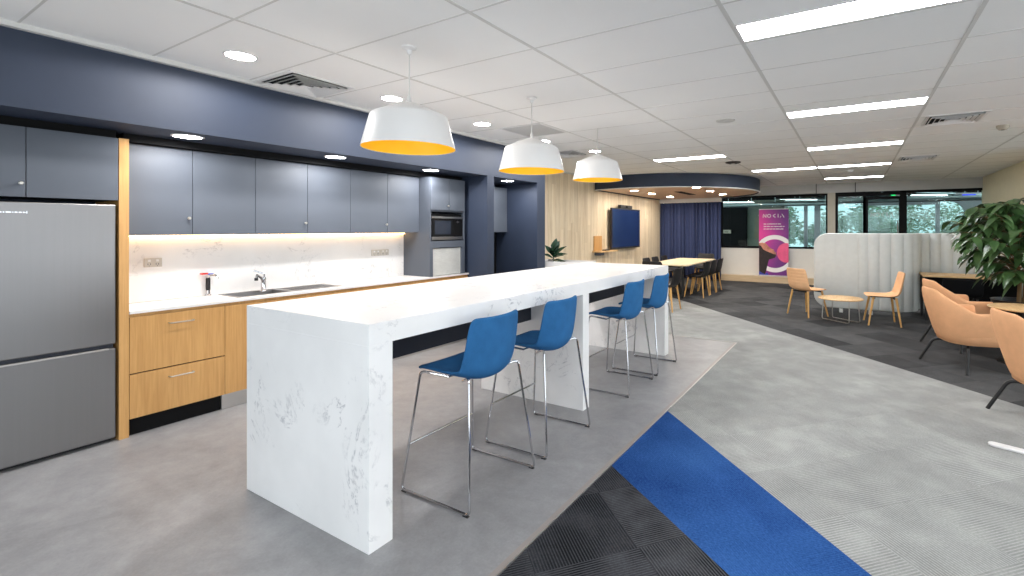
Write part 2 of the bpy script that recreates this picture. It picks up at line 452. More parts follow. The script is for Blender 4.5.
# ---- canopy ring over the dining table
CX, CY, CR, CZ = -4.27, 11.75, 2.33, 2.40
def arc_pts(r, x_min=-5.18, y_max=13.98, n=96):
    out = []
    for i in range(n):
        a = 2 * pi * i / n; x, y = CX + r * cos(a), CY + r * sin(a)
        out.append((max(x, x_min), min(y, y_max)))
    return out
w = thing('ceiling_canopy', '', ''); del w['label']; del w['category']; w['kind'] = 'structure'; w.name = 'ceiling'
b = B()
o1, i1 = arc_pts(CR), arc_pts(CR - 0.05, -5.16, 13.96)
R1 = [b.verts.new((x, y, CZ - 0.02)) for x, y in o1]; R2 = [b.verts.new((x, y, H - 0.002)) for x, y in o1]
R3 = [b.verts.new((x, y, CZ - 0.02)) for x, y in i1]; R4 = [b.verts.new((x, y, H - 0.002)) for x, y in i1]
n = len(R1)
for i in range(n):
    j = (i + 1) % n
    b.faces.new((R1[i], R1[j], R2[j], R2[i])); b.faces.new((R3[i], R3[j], R4[j], R4[i])); b.faces.new((R1[i], R1[j], R3[j], R3[i]))
obj('canopy_band', b, 'navy', w, smooth=True)
b = B(); p = arc_pts(CR - 0.05, -5.17, 13.97); prism(b, p, CZ, CZ + 0.03, 'z'); obj('timber_soffit', b, 'timber_soffit', w)
b = B()
R1 = [b.verts.new((x, y, CZ - 0.022)) for x, y in arc_pts(CR + 0.012)]; R2 = [b.verts.new((x, y, CZ - 0.005)) for x, y in arc_pts(CR + 0.012)]
R3 = [b.verts.new((x, y, CZ - 0.022)) for x, y in arc_pts(CR - 0.03)]
for i in range(n):
    j = (i + 1) % n
    b.faces.new((R1[i], R1[j], R2[j], R2[i])); b.faces.new((R1[i], R1[j], R3[j], R3[i]))
obj('edge_bead', b, 'white_metal', w)
b = B(); bx(b, -3.78, -3.60, 11.1, 12.3, CZ - 0.006, CZ + 0.001); obj('slot_diffuser', b, 'black', w)

# ---- unseen sides left open to let fill daylight in, mullions added across them
b = B()
for x in (-5.2, -3.0, -0.6, 1.8, 4.0, 6.1): bx(b, x - 0.04, x + 0.04, -3.08, -3.0, 0, H)
bx(b, -5.3, 6.2, -3.08, -3.0, 0, 0.08); bx(b, -5.3, 6.2, -3.08, -3.0, H - 0.12, H)
struct('window_3', b, 'black_metal')
b = B()
for y in (-3.0, -0.6, 1.8, 4.2, 6.6, 9.1): bx(b, 6.2, 6.28, y - 0.04, y + 0.04, 0, H)
bx(b, 6.2, 6.28, -3, 9.2, 0, 0.08); bx(b, 6.2, 6.28, -3, 9.2, H - 0.12, H)
struct('window_4', b, 'black_metal')

# ================================================================== CEILING FITTINGS
def ceiling_panel(x0, y0, label):
    t = thing('light_panel', label, 'ceiling light', (x0, y0, H), group='linear light panels in the ceiling')
    b = B(); bx(b, 0, 1.16, 0.01, 0.26, -0.004, 0.0); 
    obj('diffuser', b, 'panel', t)
    b = B(); bx(b, -0.012, 1.172, -0.004, 0.01, -0.005, 0); bx(b, -0.012, 1.172, 0.26, 0.274, -0.005, 0); bx(b, -0.012, 0.0, 0.01, 0.26, -0.005, 0); bx(b, 1.16, 1.172, 0.01, 0.26, -0.005, 0)
    obj('frame', b, 'white_metal', t)
    return t
lp = ceiling_panel(-0.59, 2.82, 'long bright ceiling light panel, the biggest one cut off by the top of the photo')
G = 'linear light panels in the ceiling'
for x, y, l in ((-0.59, 5.20, 'bright ceiling light panel, the second along the row that starts above the walkway'),
                (-0.59, 7.63, 'bright ceiling light panel, the third along the row above the walkway'),
                (-0.59, 10.03, 'bright ceiling light panel meeting its neighbour end to end, its right-hand half'),
                (-0.59, 12.43, 'short looking ceiling light panel closest to the glazed wall'),
                (-1.79, 10.03, 'bright ceiling light panel meeting its neighbour end to end, the half beside the round canopy'),
                (-2.97, 7.62, 'lone ceiling light panel between the last pendant lamp and the round canopy')):
    dup(lp, (x, y, H), 0, l, G)
for x, y, l in ((-0.59, 0.4, 'ceiling light panel straight above the viewer, in line with the walkway row'), (-0.59, -2.0, 'ceiling light panel behind the viewer, last of the walkway row'),
                (2.6, 1.4, 'ceiling light panel over the seating side, beside the viewer'), (2.6, 4.0, 'ceiling light panel over the seating side, beyond the nearest armchair'), (2.6, 6.4, 'ceiling light panel over the seating side, above the armchair across the low table')):
    dup(lp, (x, y, H), 0, l, G)

def downlight(x, y, z, r, mat, label, group, spot=0.0):
    t = thing('downlight', label, 'downlight', (x, y, z), group=group)
    b = B(); lathe(b, [(0, -0.004), (r * 0.86, -0.004), (r * 0.86, 0.0)], seg=28); obj('lens', b, mat, t)
    b = B(); lathe(b, [(r * 0.86, -0.001), (r * 0.87, -0.007), (r, -0.005), (r, 0)], seg=28); obj('trim_ring', b, 'white_metal', t, smooth=True)
    if spot:
        ld = bpy.data.lights.new('beam', 'SPOT'); ld.energy = spot; ld.spot_size = radians(174); ld.spot_blend = 0.12; ld.shadow_soft_size = r * 0.8; ld.color = (1.0, 0.98, 0.96)
        lo_ = bpy.data.objects.new('beam', ld); COL.objects.link(lo_); lo_.parent = t; lo_.location = (0, 0, -0.03)
    return t
names = ['closest to the viewer, left of the louvred vent', 'seen just left of the first pendant cord', 'between the first and second pendants', 'seen beside the neck of the second pendant', 'seen behind the third pendant']
d0 = None
for (y, nm) in zip((1.62, 2.84, 4.04, 5.25, 6.32), names):
    l = 'round ceiling downlight in the white tiles, ' + nm
    if d0 is None: d0 = downlight(-3.61, y, H, 0.10, 'down', l, 'round downlights in the white ceiling', SPOT_W)
    else: dup(d0, (-3.61 if y < 6 else -3.40, y, H), 0, l)
d1 = None
for y, nm in ((1.6, 'over the cabinet beside the oak panel'), (2.78, 'above the middle wall cabinets'), (3.98, 'above the oven tower'), (5.42, 'inside the second niche')):
    l = 'round downlight in the blue soffit, ' + nm
    if d1 is None: d1 = downlight(-4.36, y, 2.2, 0.10, 'down_s', l, 'round downlights in the kitchen soffit', SPOT_S)
    else: dup(d1, (-4.36, y, 2.2), 0, l)
d2 = None
for x, y, nm in ((-4.48, 10.27, 'above the near side of the wall screen'), (-4.47, 11.37, 'above the far side of the wall screen'), (-4.47, 12.77, 'next to the curtain corner'),
                 (-2.96, 10.16, 'nearest the front rim'), (-2.96, 11.3, 'right of the black slot'), (-2.95, 12.5, 'near the curtain edge')):
    l = 'small canopy downlight in timber, ' + nm
    if d2 is None: d2 = downlight(x, y, CZ, 0.10, 'down_r', l, 'downlights under the round canopy')
    else: dup(d2, (x, y, CZ), 0, l)

def louvre(x, y, s, label):
    """square four-way diffuser: nested sloping blades"""
    t = thing('air_vent', label, 'air vent', (x, y, H), group='square louvred air vents')
    b = B(); h = s / 2
    for a0, a1 in ((h - 0.03, h),):
        bx(b, -a1, a1, -a1, -a0, -0.008, 0); bx(b, -a1, a1, a0, a1, -0.008, 0); bx(b, -a1, -a0, -a0, a0, -0.008, 0); bx(b, a0, a1, -a0, a0, -0.008, 0)
    obj('frame', b, 'white_metal', t)
    b = B(); bx(b, -h + 0.03, h - 0.03, -h + 0.03, h - 0.03, -0.0035, -0.0005); obj('duct_opening', b, 'black', t)
    b = B(); q = h - 0.035
    while q > 0.03:
        # four sloping strips forming a pyramid frustum
        o_, i_ = q, q - 0.022
        V = lambda r, z: [b.verts.new((sx * r, sy * r, z)) for sx, sy in ((-1, -1), (1, -1), (1, 1), (-1, 1))]
        lo, hi = V(o_, -0.024), V(i_, -0.004)
        for k in range(4): b.faces.new((lo[k], lo[(k + 1) % 4], hi[(k + 1) % 4], hi[k]))
        q -= 0.046
    obj('blades', b, 'white_metal', t, mods=[('SOLIDIFY', dict(thickness=0.002))])
    return t
v0 = louvre(-3.87, 2.21, 0.52, 'square louvred ceiling vent beside the bulkhead, the closest one')
dup(v0, (0.92, 6.36, H), 0, 'square louvred ceiling vent right of the row of light panels, the nearer one')
dup(v0, (0.92, 9.6, H), 0, 'square louvred ceiling vent right of the row of light panels, the farther one')
dup(v0, (-3.88, 6.3, H), 0, 'square louvred ceiling vent between the second and third pendants')
t = thing('return_air_grille', 'grey eggcrate ceiling grille behind the second pendant cord', 'air vent', (-3.31, 4.62, H))
b = B(); s = 0.29
bx(b, -s, s, -s, -s + 0.02, -0.008, 0); bx(b, -s, s, s - 0.02, s, -0.008, 0); bx(b, -s, -s + 0.02, -s + 0.02, s - 0.02, -0.008, 0); bx(b, s - 0.02, s, -s + 0.02, s - 0.02, -0.008, 0)
obj('frame', b, 'white_metal', t)
b = B(); bx(b, -s + 0.02, s - 0.02, -s + 0.02, s - 0.02, -0.002, 0); obj('backing', b, 'cab_grey', t)
b = B()
for i in range(1, 28):
    p = -s + 0.02 + i * (2 * s - 0.04) / 28
    bx(b, p - 0.002, p + 0.002, -s + 0.02, s - 0.02, -0.007, -0.002); bx(b, -s + 0.02, s - 0.02, p - 0.002, p + 0.002, -0.0069, -0.0021)
obj('eggcrate', b, 'grid', t)
# small ceiling devices
def device(x, y, r, h, mat, name, label, cat, mat2='black'):
    t = thing(name, label, cat, (x, y, H))
    b = B(); lathe(b, [(0, -h), (r * 0.6, -h), (r, -h * 0.45), (r, 0)], seg=24); obj('housing', b, mat, t, smooth=True)
    b = B(); lathe(b, [(0, -h - 0.004), (r * 0.25, -h - 0.003), (r * 0.3, -h + 0.001)], seg=16); obj('sensor_eye', b, mat2, t)
device(-1.21, 5.25, 0.10, 0.012, 'grid', 'ceiling_speaker', 'flat round grey ceiling speaker in the middle of the tiles', 'speaker', 'grid')
device(-1.85, 8.6, 0.13, 0.03, 'black_plastic', 'wireless_access_point', 'black and white round device on the ceiling above the round canopy', 'wireless access point', 'white_metal')
device(1.47, 7.1, 0.06, 0.05, 'pier_paint', 'smoke_detector', 'small beige smoke detector near the plant side of the ceiling', 'smoke detector')
device(-0.06, 10.9, 0.06, 0.05, 'white_metal', 'motion_sensor', 'small white dome on the ceiling below the end to end light panels', 'motion sensor', 'white_metal')

# ================================================================== PENDANT LAMPS
def pendant(loc, label):
    t = thing('pendant_lamp', label, 'pendant lamp', loc, group='white pendant lamps over the island bench')
    # shade: local z=0 at rim
    out = [(0.292, 0.0), (0.266, 0.10), (0.241, 0.200), (0.236, 0.208), (0.226, 0.215), (0.14, 0.256), (0.04, 0.294), (0.02, 0.300), (0.0, 0.300)]
    b = B(); lathe(b, out + [], seg=56); 
    obj('shade', b, 'white_metal', t, smooth=True)
    b = B(); lathe(b, [(0.289, 0.002), (0.262, 0.10), (0.237, 0.196), (0.228, 0.206), (0.05, 0.284), (0.0, 0.288)], seg=56)
    obj('shade_lining', b, 'yellow', t, smooth=True)
    b = B(); lathe(b, [(0, 0.10), (0.03, 0.11), (0.042, 0.14), (0.035, 0.175), (0.018, 0.205), (0.018, 0.27)], seg=18); obj('bulb', b, 'bulb', t, smooth=True)
    b = B(); tube(b, [(0, 0, 0.295), (0, 0, H - loc[2] - 0.03)], 0.004, 8); lathe(b, [(0.016, 0.298), (0.012, 0.33), (0.005, 0.345)], seg=12); obj('cord', b, 'grid', t)
    b = B(); z = H - loc[2]; lathe(b, [(0, z - 0.045), (0.012, z - 0.045), (0.018, z - 0.02), (0.045, z - 0.008), (0.048, z)], seg=20); obj('ceiling_rose', b, 'white_metal', t, smooth=True)
    return t
pz = 2.022
p0 = pendant((-2.5, 2.10, pz), 'large white pendant lamp with yellow inside, hanging nearest the viewer')
dup(p0, (-2.5, 3.45, 2.015), 0, 'white pendant lamp with yellow inside, the middle one over the bench')
dup(p0, (-2.60, 4.90, 2.070), 0, 'white pendant lamp with yellow inside, the farthest one over the bench end')

# ================================================================== KITCHEN
XP = -4.5
# oak end panel
tag(box('end_panel', 'oak', None, -4.98, XP, 1.252, 1.306, 0, 2.143, bev=0.001), 'tall narrow honey oak panel standing between the fridge and the drawers', 'panel')
# fridge
t = thing('fridge', 'brushed stainless steel fridge with a bottom freezer beside the oak panel', 'fridge', (0, 0, 0))
box('body', 'cab_grey_dark', t, -4.97, -4.55, 0.52, 1.235, 0.03, 1.665)
box('upper_door', 'steel', t, -4.55, XP, 0.515, 1.235, 0.690, 1.668, bev=0.006)
lo = box('freezer_drawer', 'steel', t, -4.55, XP, 0.515, 1.235, 0.030, 0.660, bev=0.006)
box('handle_lip', 'aluminium', lo, -4.515, XP + 0.004, 0.52, 1.20, 0.652, 0.664, bev=0.002)  # lighter metal imitates the highlight along the top of the freezer drawer
box('plinth', 'steel_dark', t, -4.90, -4.56, 0.53, 1.225, 0.0, 0.03)
b = B()
LY = 0.700
for wd in (0.018, 0.006, 0.022, 0.004, 0.012, 0.012, 0.01): # illegible raised maker's mark: a row of tiny chrome letters
    bx(b, XP, XP + 0.002, LY, LY + wd, 1.599, 1.606); LY += wd + 0.005
bx(b, XP, XP + 0.002, LY, LY + 0.003, 1.595, 1.612); bx(b, XP, XP + 0.002, LY - 0.008, LY - 0.001, 1.601, 1.604)
obj('badge', b, 'chrome', t)
def knob(parent, x, y, z):
    b = B(); R = Matrix.Rotation(pi / 2, 4, 'Y')
    lathe(b, [(0.005, 0), (0.005, 0.012), (0.011, 0.016), (0.012, 0.024), (0.008, 0.029), (0, 0.030)], seg=16)
    bmesh.ops.transform(b, matrix=Matrix.Translation((x, y, z)) @ R, verts=b.verts)
    return obj('knob', b, 'nickel', parent, smooth=True)
def wallcab(label, xb, xf, y0, y1, z0, z1, seams, knobs, group=None, mat='cab_grey'):
    t = thing('wall_cabinet', label, 'cabinet', (0, 0, 0), group=group)
    box('carcass', 'cab_grey_dark', t, xb, xf - 0.02, y0 + 0.001, y1 - 0.001, z0 + 0.003, z1)
    ys = [y0] + seams + [y1]
    for i, (a, c) in enumerate(zip(ys, ys[1:])):
        d = box('door', mat, t, xf - 0.019, xf, a + 0.002, c - 0.002, z0, z1, bev=0.001)
        if i in knobs: knob(d, xf, knobs[i][0], knobs[i][1])
    return t
wallcab('slate grey wall cabinet directly above the fridge', -4.98, XP, 0.37, 1.25, 1.70, 2.14, [0.817], {0: (0.793, 1.785)})
GW = 'slate grey wall cabinets above the sink'
wallcab('slate grey two-door wall cabinet touching the oak panel', -4.98, -4.69, 1.307, 2.226, 1.455, 2.14, [1.754], {0: (1.725, 1.585)}, GW)
wallcab('slate grey two-door wall cabinet in the middle of the row above the sink', -4.98, -4.69, 2.226, 3.161, 1.455, 2.14, [2.698], {0: (2.672, 1.555)}, GW)
wallcab('slate grey two-door wall cabinet touching the oven tower', -4.98, -4.69, 3.161, 4.09, 1.455, 2.14, [3.629], {0: (3.605, 1.55)}, GW)
wallcab('slate grey wall cabinet hung inside the second dark blue niche', -4.965, -4.75, 4.90, 5.895, 1.447, 2.14, [5.40], {})
# splashback + strip light
b = B(); bx(b, -4.989, -4.975, 1.307, 4.09, 0.906, 1.455); tag(obj('splashback', b, 'marble', None), 'white marbled stone splashback between worktop and wall cabinets', 'splashback')
t = thing('strip_light', 'warm glowing strip light under the wall cabinets', 'strip light', (0, 0, 0))
box('diffuser', 'strip', t, -4.955, -4.943, 1.32, 4.08, 1.436, 1.444); box('channel', 'aluminium', t, -4.960, -4.938, 1.315, 4.085, 1.444, 1.453)
# worktop with sink cut-out
SY0, SY1 = 2.05, 3.0
SX0, SX1 = -4.93, -4.60
b = B()
bx(b, -4.975, XP + 0.012, 1.307, SY0, 0.885, 0.905); bx(b, -4.975, XP + 0.012, SY1, 4.76, 0.885, 0.905)
bx(b, -4.975, SX0, SY0, SY1, 0.885, 0.905); bx(b, SX1, XP + 0.012, SY0, SY1, 0.885, 0.905)
tag(obj('worktop', b, 'marble_top', None), 'thin white stone worktop running along the wall over the oak cupboards', 'worktop')
# sink
t = thing('sink', 'stainless steel inset sink with drainer in the white worktop', 'sink', (0, 0, 0))
b = B()
def basin(b, x0, x1, y0, y1, z0, z1):
    a = [b.verts.new(p) for p in ((x0, y0, z1), (x1, y0, z1), (x1, y1, z1), (x0, y1, z1))]
    c = [b.verts.new(p) for p in ((x0 + .02, y0 + .02, z0), (x1 - .02, y0 + .02, z0), (x1 - .02, y1 - .02, z0), (x0 + .02, y1 - .02, z0))]
    for k in range(4): b.faces.new((a[k], a[(k + 1) % 4], c[(k + 1) % 4], c[k]))
    b.faces.new(c)
basin(b, SX0 + 0.012, SX1 - 0.012, SY0 + 0.012, 2.48, 0.75, 0.909)
obj('bowl', b, 'steel', t, mods=[('SOLIDIFY', dict(thickness=0.002))])
b = B(); bx(b, SX0 - 0.01, SX1 + 0.01, SY0 - 0.01, SY0 + 0.012, 0.9052, 0.909); bx(b, SX0 - 0.01, SX0 + 0.012, SY0 + 0.012, 2.48, 0.9052, 0.909); bx(b, SX1 - 0.012, SX1 + 0.01, SY0 + 0.012, 2.48, 0.9052, 0.909)
bx(b, SX0 - 0.01, SX1 + 0.01, 2.48, SY1 + 0.01, 0.9052, 0.909)
for i in range(7): bx(b, SX0 + 0.05 + i * 0.035, SX0 + 0.062 + i * 0.035, 2.55, SY1 - 0.05, 0.909, 0.912)
obj('rim_and_drainer', b, 'steel', t)
b = B(); lathe(b, [(0, 0.757), (0.035, 0.757), (0.04, 0.753)], c=(-4.765, 2.26, 0), seg=20); obj('drain', b, 'chrome', t)
# boiling-water tap
t = thing('boiling_water_tap', 'slim chrome and black tap with red and blue levers left of the sink', 'tap', (-4.95, 1.965, 0.905))
b = B(); lathe(b, [(0.024, 0), (0.024, 0.012), (0.016, 0.018), (0.015, 0.05)], seg=20); obj('base_collar', b, 'chrome', t, smooth=True)
b = B(); lathe(b, [(0.015, 0.05), (0.0165, 0.06), (0.0165, 0.15), (0.013, 0.16), (0, 0.16)], seg=18); obj('body', b, 'black_plastic', t, smooth=True)
b = B(); tube(b, fillet([(0, 0, 0.14), (0.01, 0, 0.185), (0.06, 0.03, 0.185), (0.085, 0.045, 0.16)], 0.02), 0.009); obj('spout', b, 'chrome', t, smooth=True)
redm = plain('red lever', (220, 40, 30), 0.4); bluem = plain('blue lever', (60, 90, 210), 0.4)
b = B(); bx(b, -0.012, 0.028, -0.060, -0.008, 0.192, 0.206, bev=0.004); obj('red_lever', b, redm, t)
b = B(); bx(b, -0.010, 0.026, -0.004, 0.034, 0.184, 0.198, bev=0.004); obj('blue_lever', b, bluem, t)
# mixer tap
t = thing('mixer_tap', 'chrome mixer tap with swivel spout and lever behind the sink bowl', 'tap', (-4.85, 2.37, 0.905))
b = B(); lathe(b, [(0.028, 0), (0.028, 0.01), (0.022, 0.02), (0.021, 0.10), (0.024, 0.115), (0.02, 0.135), (0, 0.14)], seg=22); obj('body', b, 'chrome', t, smooth=True)
b = B(); tube(b, fillet([(0, 0, 0.08), (0.05, -0.05, 0.14), (0.10, -0.105, 0.17), (0.105, -0.11, 0.14)], 0.02), 0.011); obj('spout', b, 'chrome', t, smooth=True)
b = B(); tube(b, fillet([(0, 0, 0.13), (0.005, 0.01, 0.165), (-0.03, -0.07, 0.20)], 0.02), 0.007); obj('lever', b, 'chrome', t, smooth=True)
b = B(); lathe(b, [(0, 0.118), (0.015, 0.118), (0.015, 0.142), (0, 0.142)], c=(0.106, -0.112, 0), seg=14); obj('aerator', b, 'black_plastic', t)
# outlets
def outlet(y, z, label, n=2):
    t = thing('power_outlet', label, 'power outlet', (-4.975, y, z), group='white power outlets on the splashback')
    b = B(); bx(b, 0, 0.012, -0.058, 0.058, -0.036, 0.036, bev=0.003); obj('plate', b, plain('outlet plastic', (206, 200, 190), 0.5), t)
    b = B()
    for s in (-0.026, 0.026): bx(b, 0.012, 0.017, s - 0.009, s + 0.009, 0.008, 0.026, bev=0.002)
    obj('switches', b, 'marble', t)
    b = B()
    for s in (-0.026, 0.026):
        for q in (-0.008, 0.008): bx(b, 0.012, 0.0128, s + q - 0.002, s + q + 0.002, -0.018, -0.006)
        bx(b, 0.012, 0.0128, s - 0.0015, s + 0.0015, -0.030, -0.022)
    obj('socket_slots', b, 'cab_grey_dark', t); return t
ou = outlet(1.59, 1.222, 'double white power outlet on the splashback near the oak panel')
dup(ou, (-4.975, 3.68, 1.21), 0, 'double white power outlet on the splashback near the oven tower, left of its twin')
dup(ou, (-4.975, 3.80, 1.21), 0, 'double white power outlet on the splashback near the oven tower, closer to the tower')
# base cabinets
def barhandle(parent, y0, y1, z):
    b = B(); tube(b, fillet([(XP, y0, z), (XP + 0.032, y0, z), (XP + 0.032, y1, z), (XP, y1, z)], 0.012), 0.0055, 8)
    return obj('bar_handle', b, 'nickel', parent, smooth=True)
t = thing('drawer_unit', 'honey oak base unit with two wide drawers and bar handles', 'cabinet', (0, 0, 0))
box('carcass', 'oak', t, -4.97, XP - 0.030, 1.308, 1.904, 0.125, 0.884)
box('drawer_gap_shade', 'black', t, XP - 0.030, XP - 0.021, 1.32, 1.89, 0.43, 0.47)  # black strip put in to deepen the shade between the drawers
box('rail', 'oak', t, XP - 0.02, XP - 0.006, 1.308, 1.904, 0.862, 0.884)
d = box('drawer', 'oak', t, XP - 0.02, XP, 1.309, 1.903, 0.454, 0.860, bev=0.001); barhandle(d, 1.535, 1.685, 0.785)
d = box('drawer', 'oak', t, XP - 0.02, XP, 1.309, 1.903, 0.128, 0.445, bev=0.001); barhandle(d, 1.535, 1.685, 0.378)
box('kickboard', 'black', t, -4.60, XP - 0.04, 1.308, 1.888, 0.0, 0.124)
def base(y0, y1, seam, label):
    t = thing('base_cabinet', label, 'cabinet', (0, 0, 0), group='oak base cabinets under the worktop')
    box('carcass', 'oak', t, -4.97, XP - 0.021, y0 + .001, y1 - .001, 0.125, 0.884 if y0 > 3 else 0.74)
    if y0 < 3: box('front_rail', 'oak', t, XP - 0.06, XP - 0.021, y0 + .001, y1 - .001, 0.74, 0.884)
    ys = [y0] + seam + [y1]
    for a, c in zip(ys, ys[1:]): box('door', 'oak', t, XP - 0.02, XP, a + 0.0015, c - 0.0015, 0.128, 0.860, bev=0.001)
    box('rail', 'oak', t, XP - 0.02, XP - 0.006, y0 + 0.001, y1 - 0.001, 0.862, 0.884)
    box('kickboard', 'aluminium', t, -4.60, XP - 0.03, y0 if y0 > 2 else y0 - 0.012, y1, 0.0, 0.124)
    return t
base(1.905, 2.85, [2.38], 'honey oak base cabinet under the sink, right after the drawers')
base(2.85, 3.80, [3.32], 'honey oak base cabinet half hidden by the island bench, middle of the run')
base(3.80, 4.75, [4.28], 'honey oak base cabinet under the oven tower at the far end')
# oven tower on the worktop
TY0, TY1 = 4.092, 4.694
t = thing('oven_tower', 'slate grey tall cupboard standing on the worktop around the built-in microwave', 'cabinet', (0, 0, 0))
b = B()
bx(b, -4.97, XP - 0.002, TY0, TY0 + 0.02, 0.906, 2.14); bx(b, -4.97, XP - 0.002, TY1 - 0.02, TY1, 0.906, 2.14)
bx(b, -4.97, XP - 0.002, TY0 + 0.02, TY1 - 0.02, 1.715, 1.735); bx(b, -4.97, XP - 0.002, TY0 + 0.02, TY1 - 0.02, 1.262, 1.345); bx(b, -4.97, XP - 0.002, TY0 + 0.02, TY1 - 0.02, 2.12, 2.14)
bx(b, -4.97, -4.95, TY0 + 0.02, TY1 - 0.02, 0.906, 2.12)
obj('carcass', b, 'cab_grey', t)
d = box('door', 'cab_grey', t, XP - 0.002, XP + 0.016, TY0 + 0.002, 4.392, 1.735, 2.135, bev=0.001); knob(d, XP + 0.016, 4.365, 1.79)
box('door', 'cab_grey', t, XP - 0.002, XP + 0.016, 4.396, TY1 - 0.02, 1.735, 2.135, bev=0.001)
b = B()
for i in range(22): bx(b, XP - 0.03, XP - 0.018, TY0 + 0.05, TY1 - 0.06, 0.912 + i * 0.0155, 0.912 + i * 0.0155 + 0.0145, bev=0.003, seg=1)
obj('roller_shutter', b, 'shutter', t)
b = B(); bx(b, XP - 0.03, XP - 0.002, TY0 + 0.02, TY0 + 0.05, 0.906, 1.262); bx(b, XP - 0.03, XP - 0.002, TY1 - 0.06, TY1 - 0.02, 0.906, 1.262); obj('shutter_guides', b, 'cab_grey', t)
t = thing('microwave_oven', 'black built-in microwave with steel trims inside the grey tower', 'microwave', (0, 0, 0))
box('body', 'black', t, -4.94, XP - 0.04, TY0 + 0.03, TY1 - 0.03, 1.352, 1.69)
d = box('door', 'black', t, XP - 0.04, XP - 0.012, TY0 + 0.035, 4.50, 1.40, 1.625, bev=0.002)
box('door_window', plain('smoked oven glass', (40, 46, 58), 0.15), d, XP - 0.012, XP - 0.010, TY0 + 0.09, 4.45, 1.43, 1.60)
box('upper_trim', 'steel', t, XP - 0.04, XP - 0.004, TY0 + 0.035, TY1 - 0.035, 1.628, 1.655, bev=0.002)
box('lower_trim', 'steel', t, XP - 0.04, XP - 0.004, TY0 + 0.035, TY1 - 0.035, 1.357, 1.397, bev=0.002)
cp = box('control_panel', 'black', t, XP - 0.04, XP - 0.012, 4.503, TY1 - 0.035, 1.40, 1.625, bev=0.001)
b = B(); bx(b, XP - 0.012, XP - 0.010, 4.55, 4.60, 1.585, 1.592); bx(b, XP - 0.012, XP - 0.010, 4.572, 4.578, 1.572, 1.605); obj('display', b, 'steel', cp)

# ================================================================== ISLAND BENCH
BX0, BX1, BY0, BY1, BZ = -3.025, -1.926, 1.389, 5.44, 1.059
t = thing('island_bench', 'long white marbled stone island bench with waterfall ends', 'bench', (0, 0, 0))
box('benchtop', 'marble', t, BX0, BX1, BY0, BY1, 0.957, BZ, bev=0.0015)
box('end_slab', 'marble', t, BX0, BX1, BY0, BY0 + 0.13, 0, 0.957, bev=0.0015)
box('middle_slab', 'marble', t, BX0, BX1, 3.373, 3.475, 0, 0.957, bev=0.0015)
box('far_end_slab', 'marble', t, BX0, BX1, BY1 - 0.12, BY1, 0, 0.957, bev=0.0015)
nv = plain('dark navy rail', (30, 34, 46), 0.6)
b = B(); bx(b, -2.50, -2.45, BY0 + 0.13, 3.373, 0.70, 0.957); bx(b, -2.50, -2.45, 3.475, BY1 - 0.12, 0.70, 0.957); obj('support_rail', b, nv, t)

# ================================================================== CHAIRS AND STOOLS
def shell_bm(prof, nt=8):
    """prof rows: (x, z, halfwidth, edge lift along normal)"""
    b = B(); rows = []
    n = len(prof)
    for i, (x, z, hw, c) in enumerate(prof):
        x0, z0 = prof[max(i - 1, 0)][:2]; x1, z1 = prof[min(i + 1, n - 1)][:2]
        d = Vector((x1 - x0, 0, z1 - z0)).normalized(); nrm = Vector((d.z, 0, -d.x))
        if nrm.z < 0 and i < n // 2: nrm = -nrm
        row = []
        for k in range(nt + 1):
            t = -1 + 2 * k / nt
            p = Vector((x, t * hw, z)) + nrm * (c * abs(t) ** 2.2)
            row.append(b.verts.new(p))
        rows.append(row)
    grid_faces(b, rows); return b
SHELL_MODS = [('SOLIDIFY', dict(thickness=0.014, offset=0.0)), ('SUBSURF', dict(levels=1, render_levels=2))]

def make_stool(label, loc, rz):
    t = thing('bar_stool', label, 'bar stool', loc, rz, 'blue bar stools at the island bench')
    prof = [(0.235, 0.672, 0.180, 0.004), (0.225, 0.684, 0.205, 0.004), (0.17, 0.688, 0.216, 0.012), (0.07, 0.668, 0.222, 0.034), (-0.05, 0.646, 0.226, 0.056), (-0.135, 0.640, 0.228, 0.080),
            (-0.195, 0.664, 0.228, 0.092), (-0.222, 0.73, 0.226, 0.086), (-0.228, 0.82, 0.224, 0.068), (-0.232, 0.91, 0.219, 0.056), (-0.237, 0.985, 0.21, 0.048), (-0.239, 1.008, 0.185, 0.042)]
    obj('seat_shell', shell_bm(prof), 'blue', t, smooth='all', mods=[('SOLIDIFY', dict(thickness=0.022, offset=0.0)), ('SUBSURF', dict(levels=1, render_levels=2))])
    for s in (-1, 1):
        yb, yt = s * 0.29, s * 0.215
        pts = [(0.05, yt * 0.6, 0.640), (0.185, yt, 0.676), (0.258, yb, 0.009), (-0.262, yb, 0.009), (-0.188, yt, 0.690), (-0.06, yt * 0.6, 0.632)]
        b = B(); tube(b, fillet(pts, 0.03, 4), 0.0075, 8); sf = obj('sled_frame', b, 'chrome', t, smooth=True)
        for x in (0.235, -0.238):
            b = B(); bx(b, x - 0.018, x + 0.018, yb - 0.008, yb + 0.008, 0.0, 0.004); obj('glide', b, 'black_plastic', sf)
    fx = 0.185 + (0.676 - 0.26) / 0.667 * 0.073; fy = 0.215 + (0.684 - 0.26) / 0.675 * 0.075
    b = B(); tube(b, [(fx, -fy, 0.26), (fx, fy, 0.26)], 0.0065, 8); obj('footrest', b, 'chrome', t, smooth=True)
    b = B(); tube(b, [(-0.06, -0.13, 0.632), (-0.06, 0.13, 0.632)], 0.0065, 8); tube(b, [(0.05, -0.13, 0.640), (0.05, 0.13, 0.640)], 0.0065, 8); obj('cross_bars', b, 'chrome', t)
    return t
st = make_stool('blue bar stool with chrome sled legs nearest the viewer at the bench', (-1.985, 2.12, 0), pi)
dup(st, (-1.985, 2.835, 0), pi, 'blue bar stool, second from the viewer, in front of the middle bench slab')
dup(st, (-1.985, 4.14, 0), pi, 'blue bar stool, third from the viewer, just past the middle bench slab')
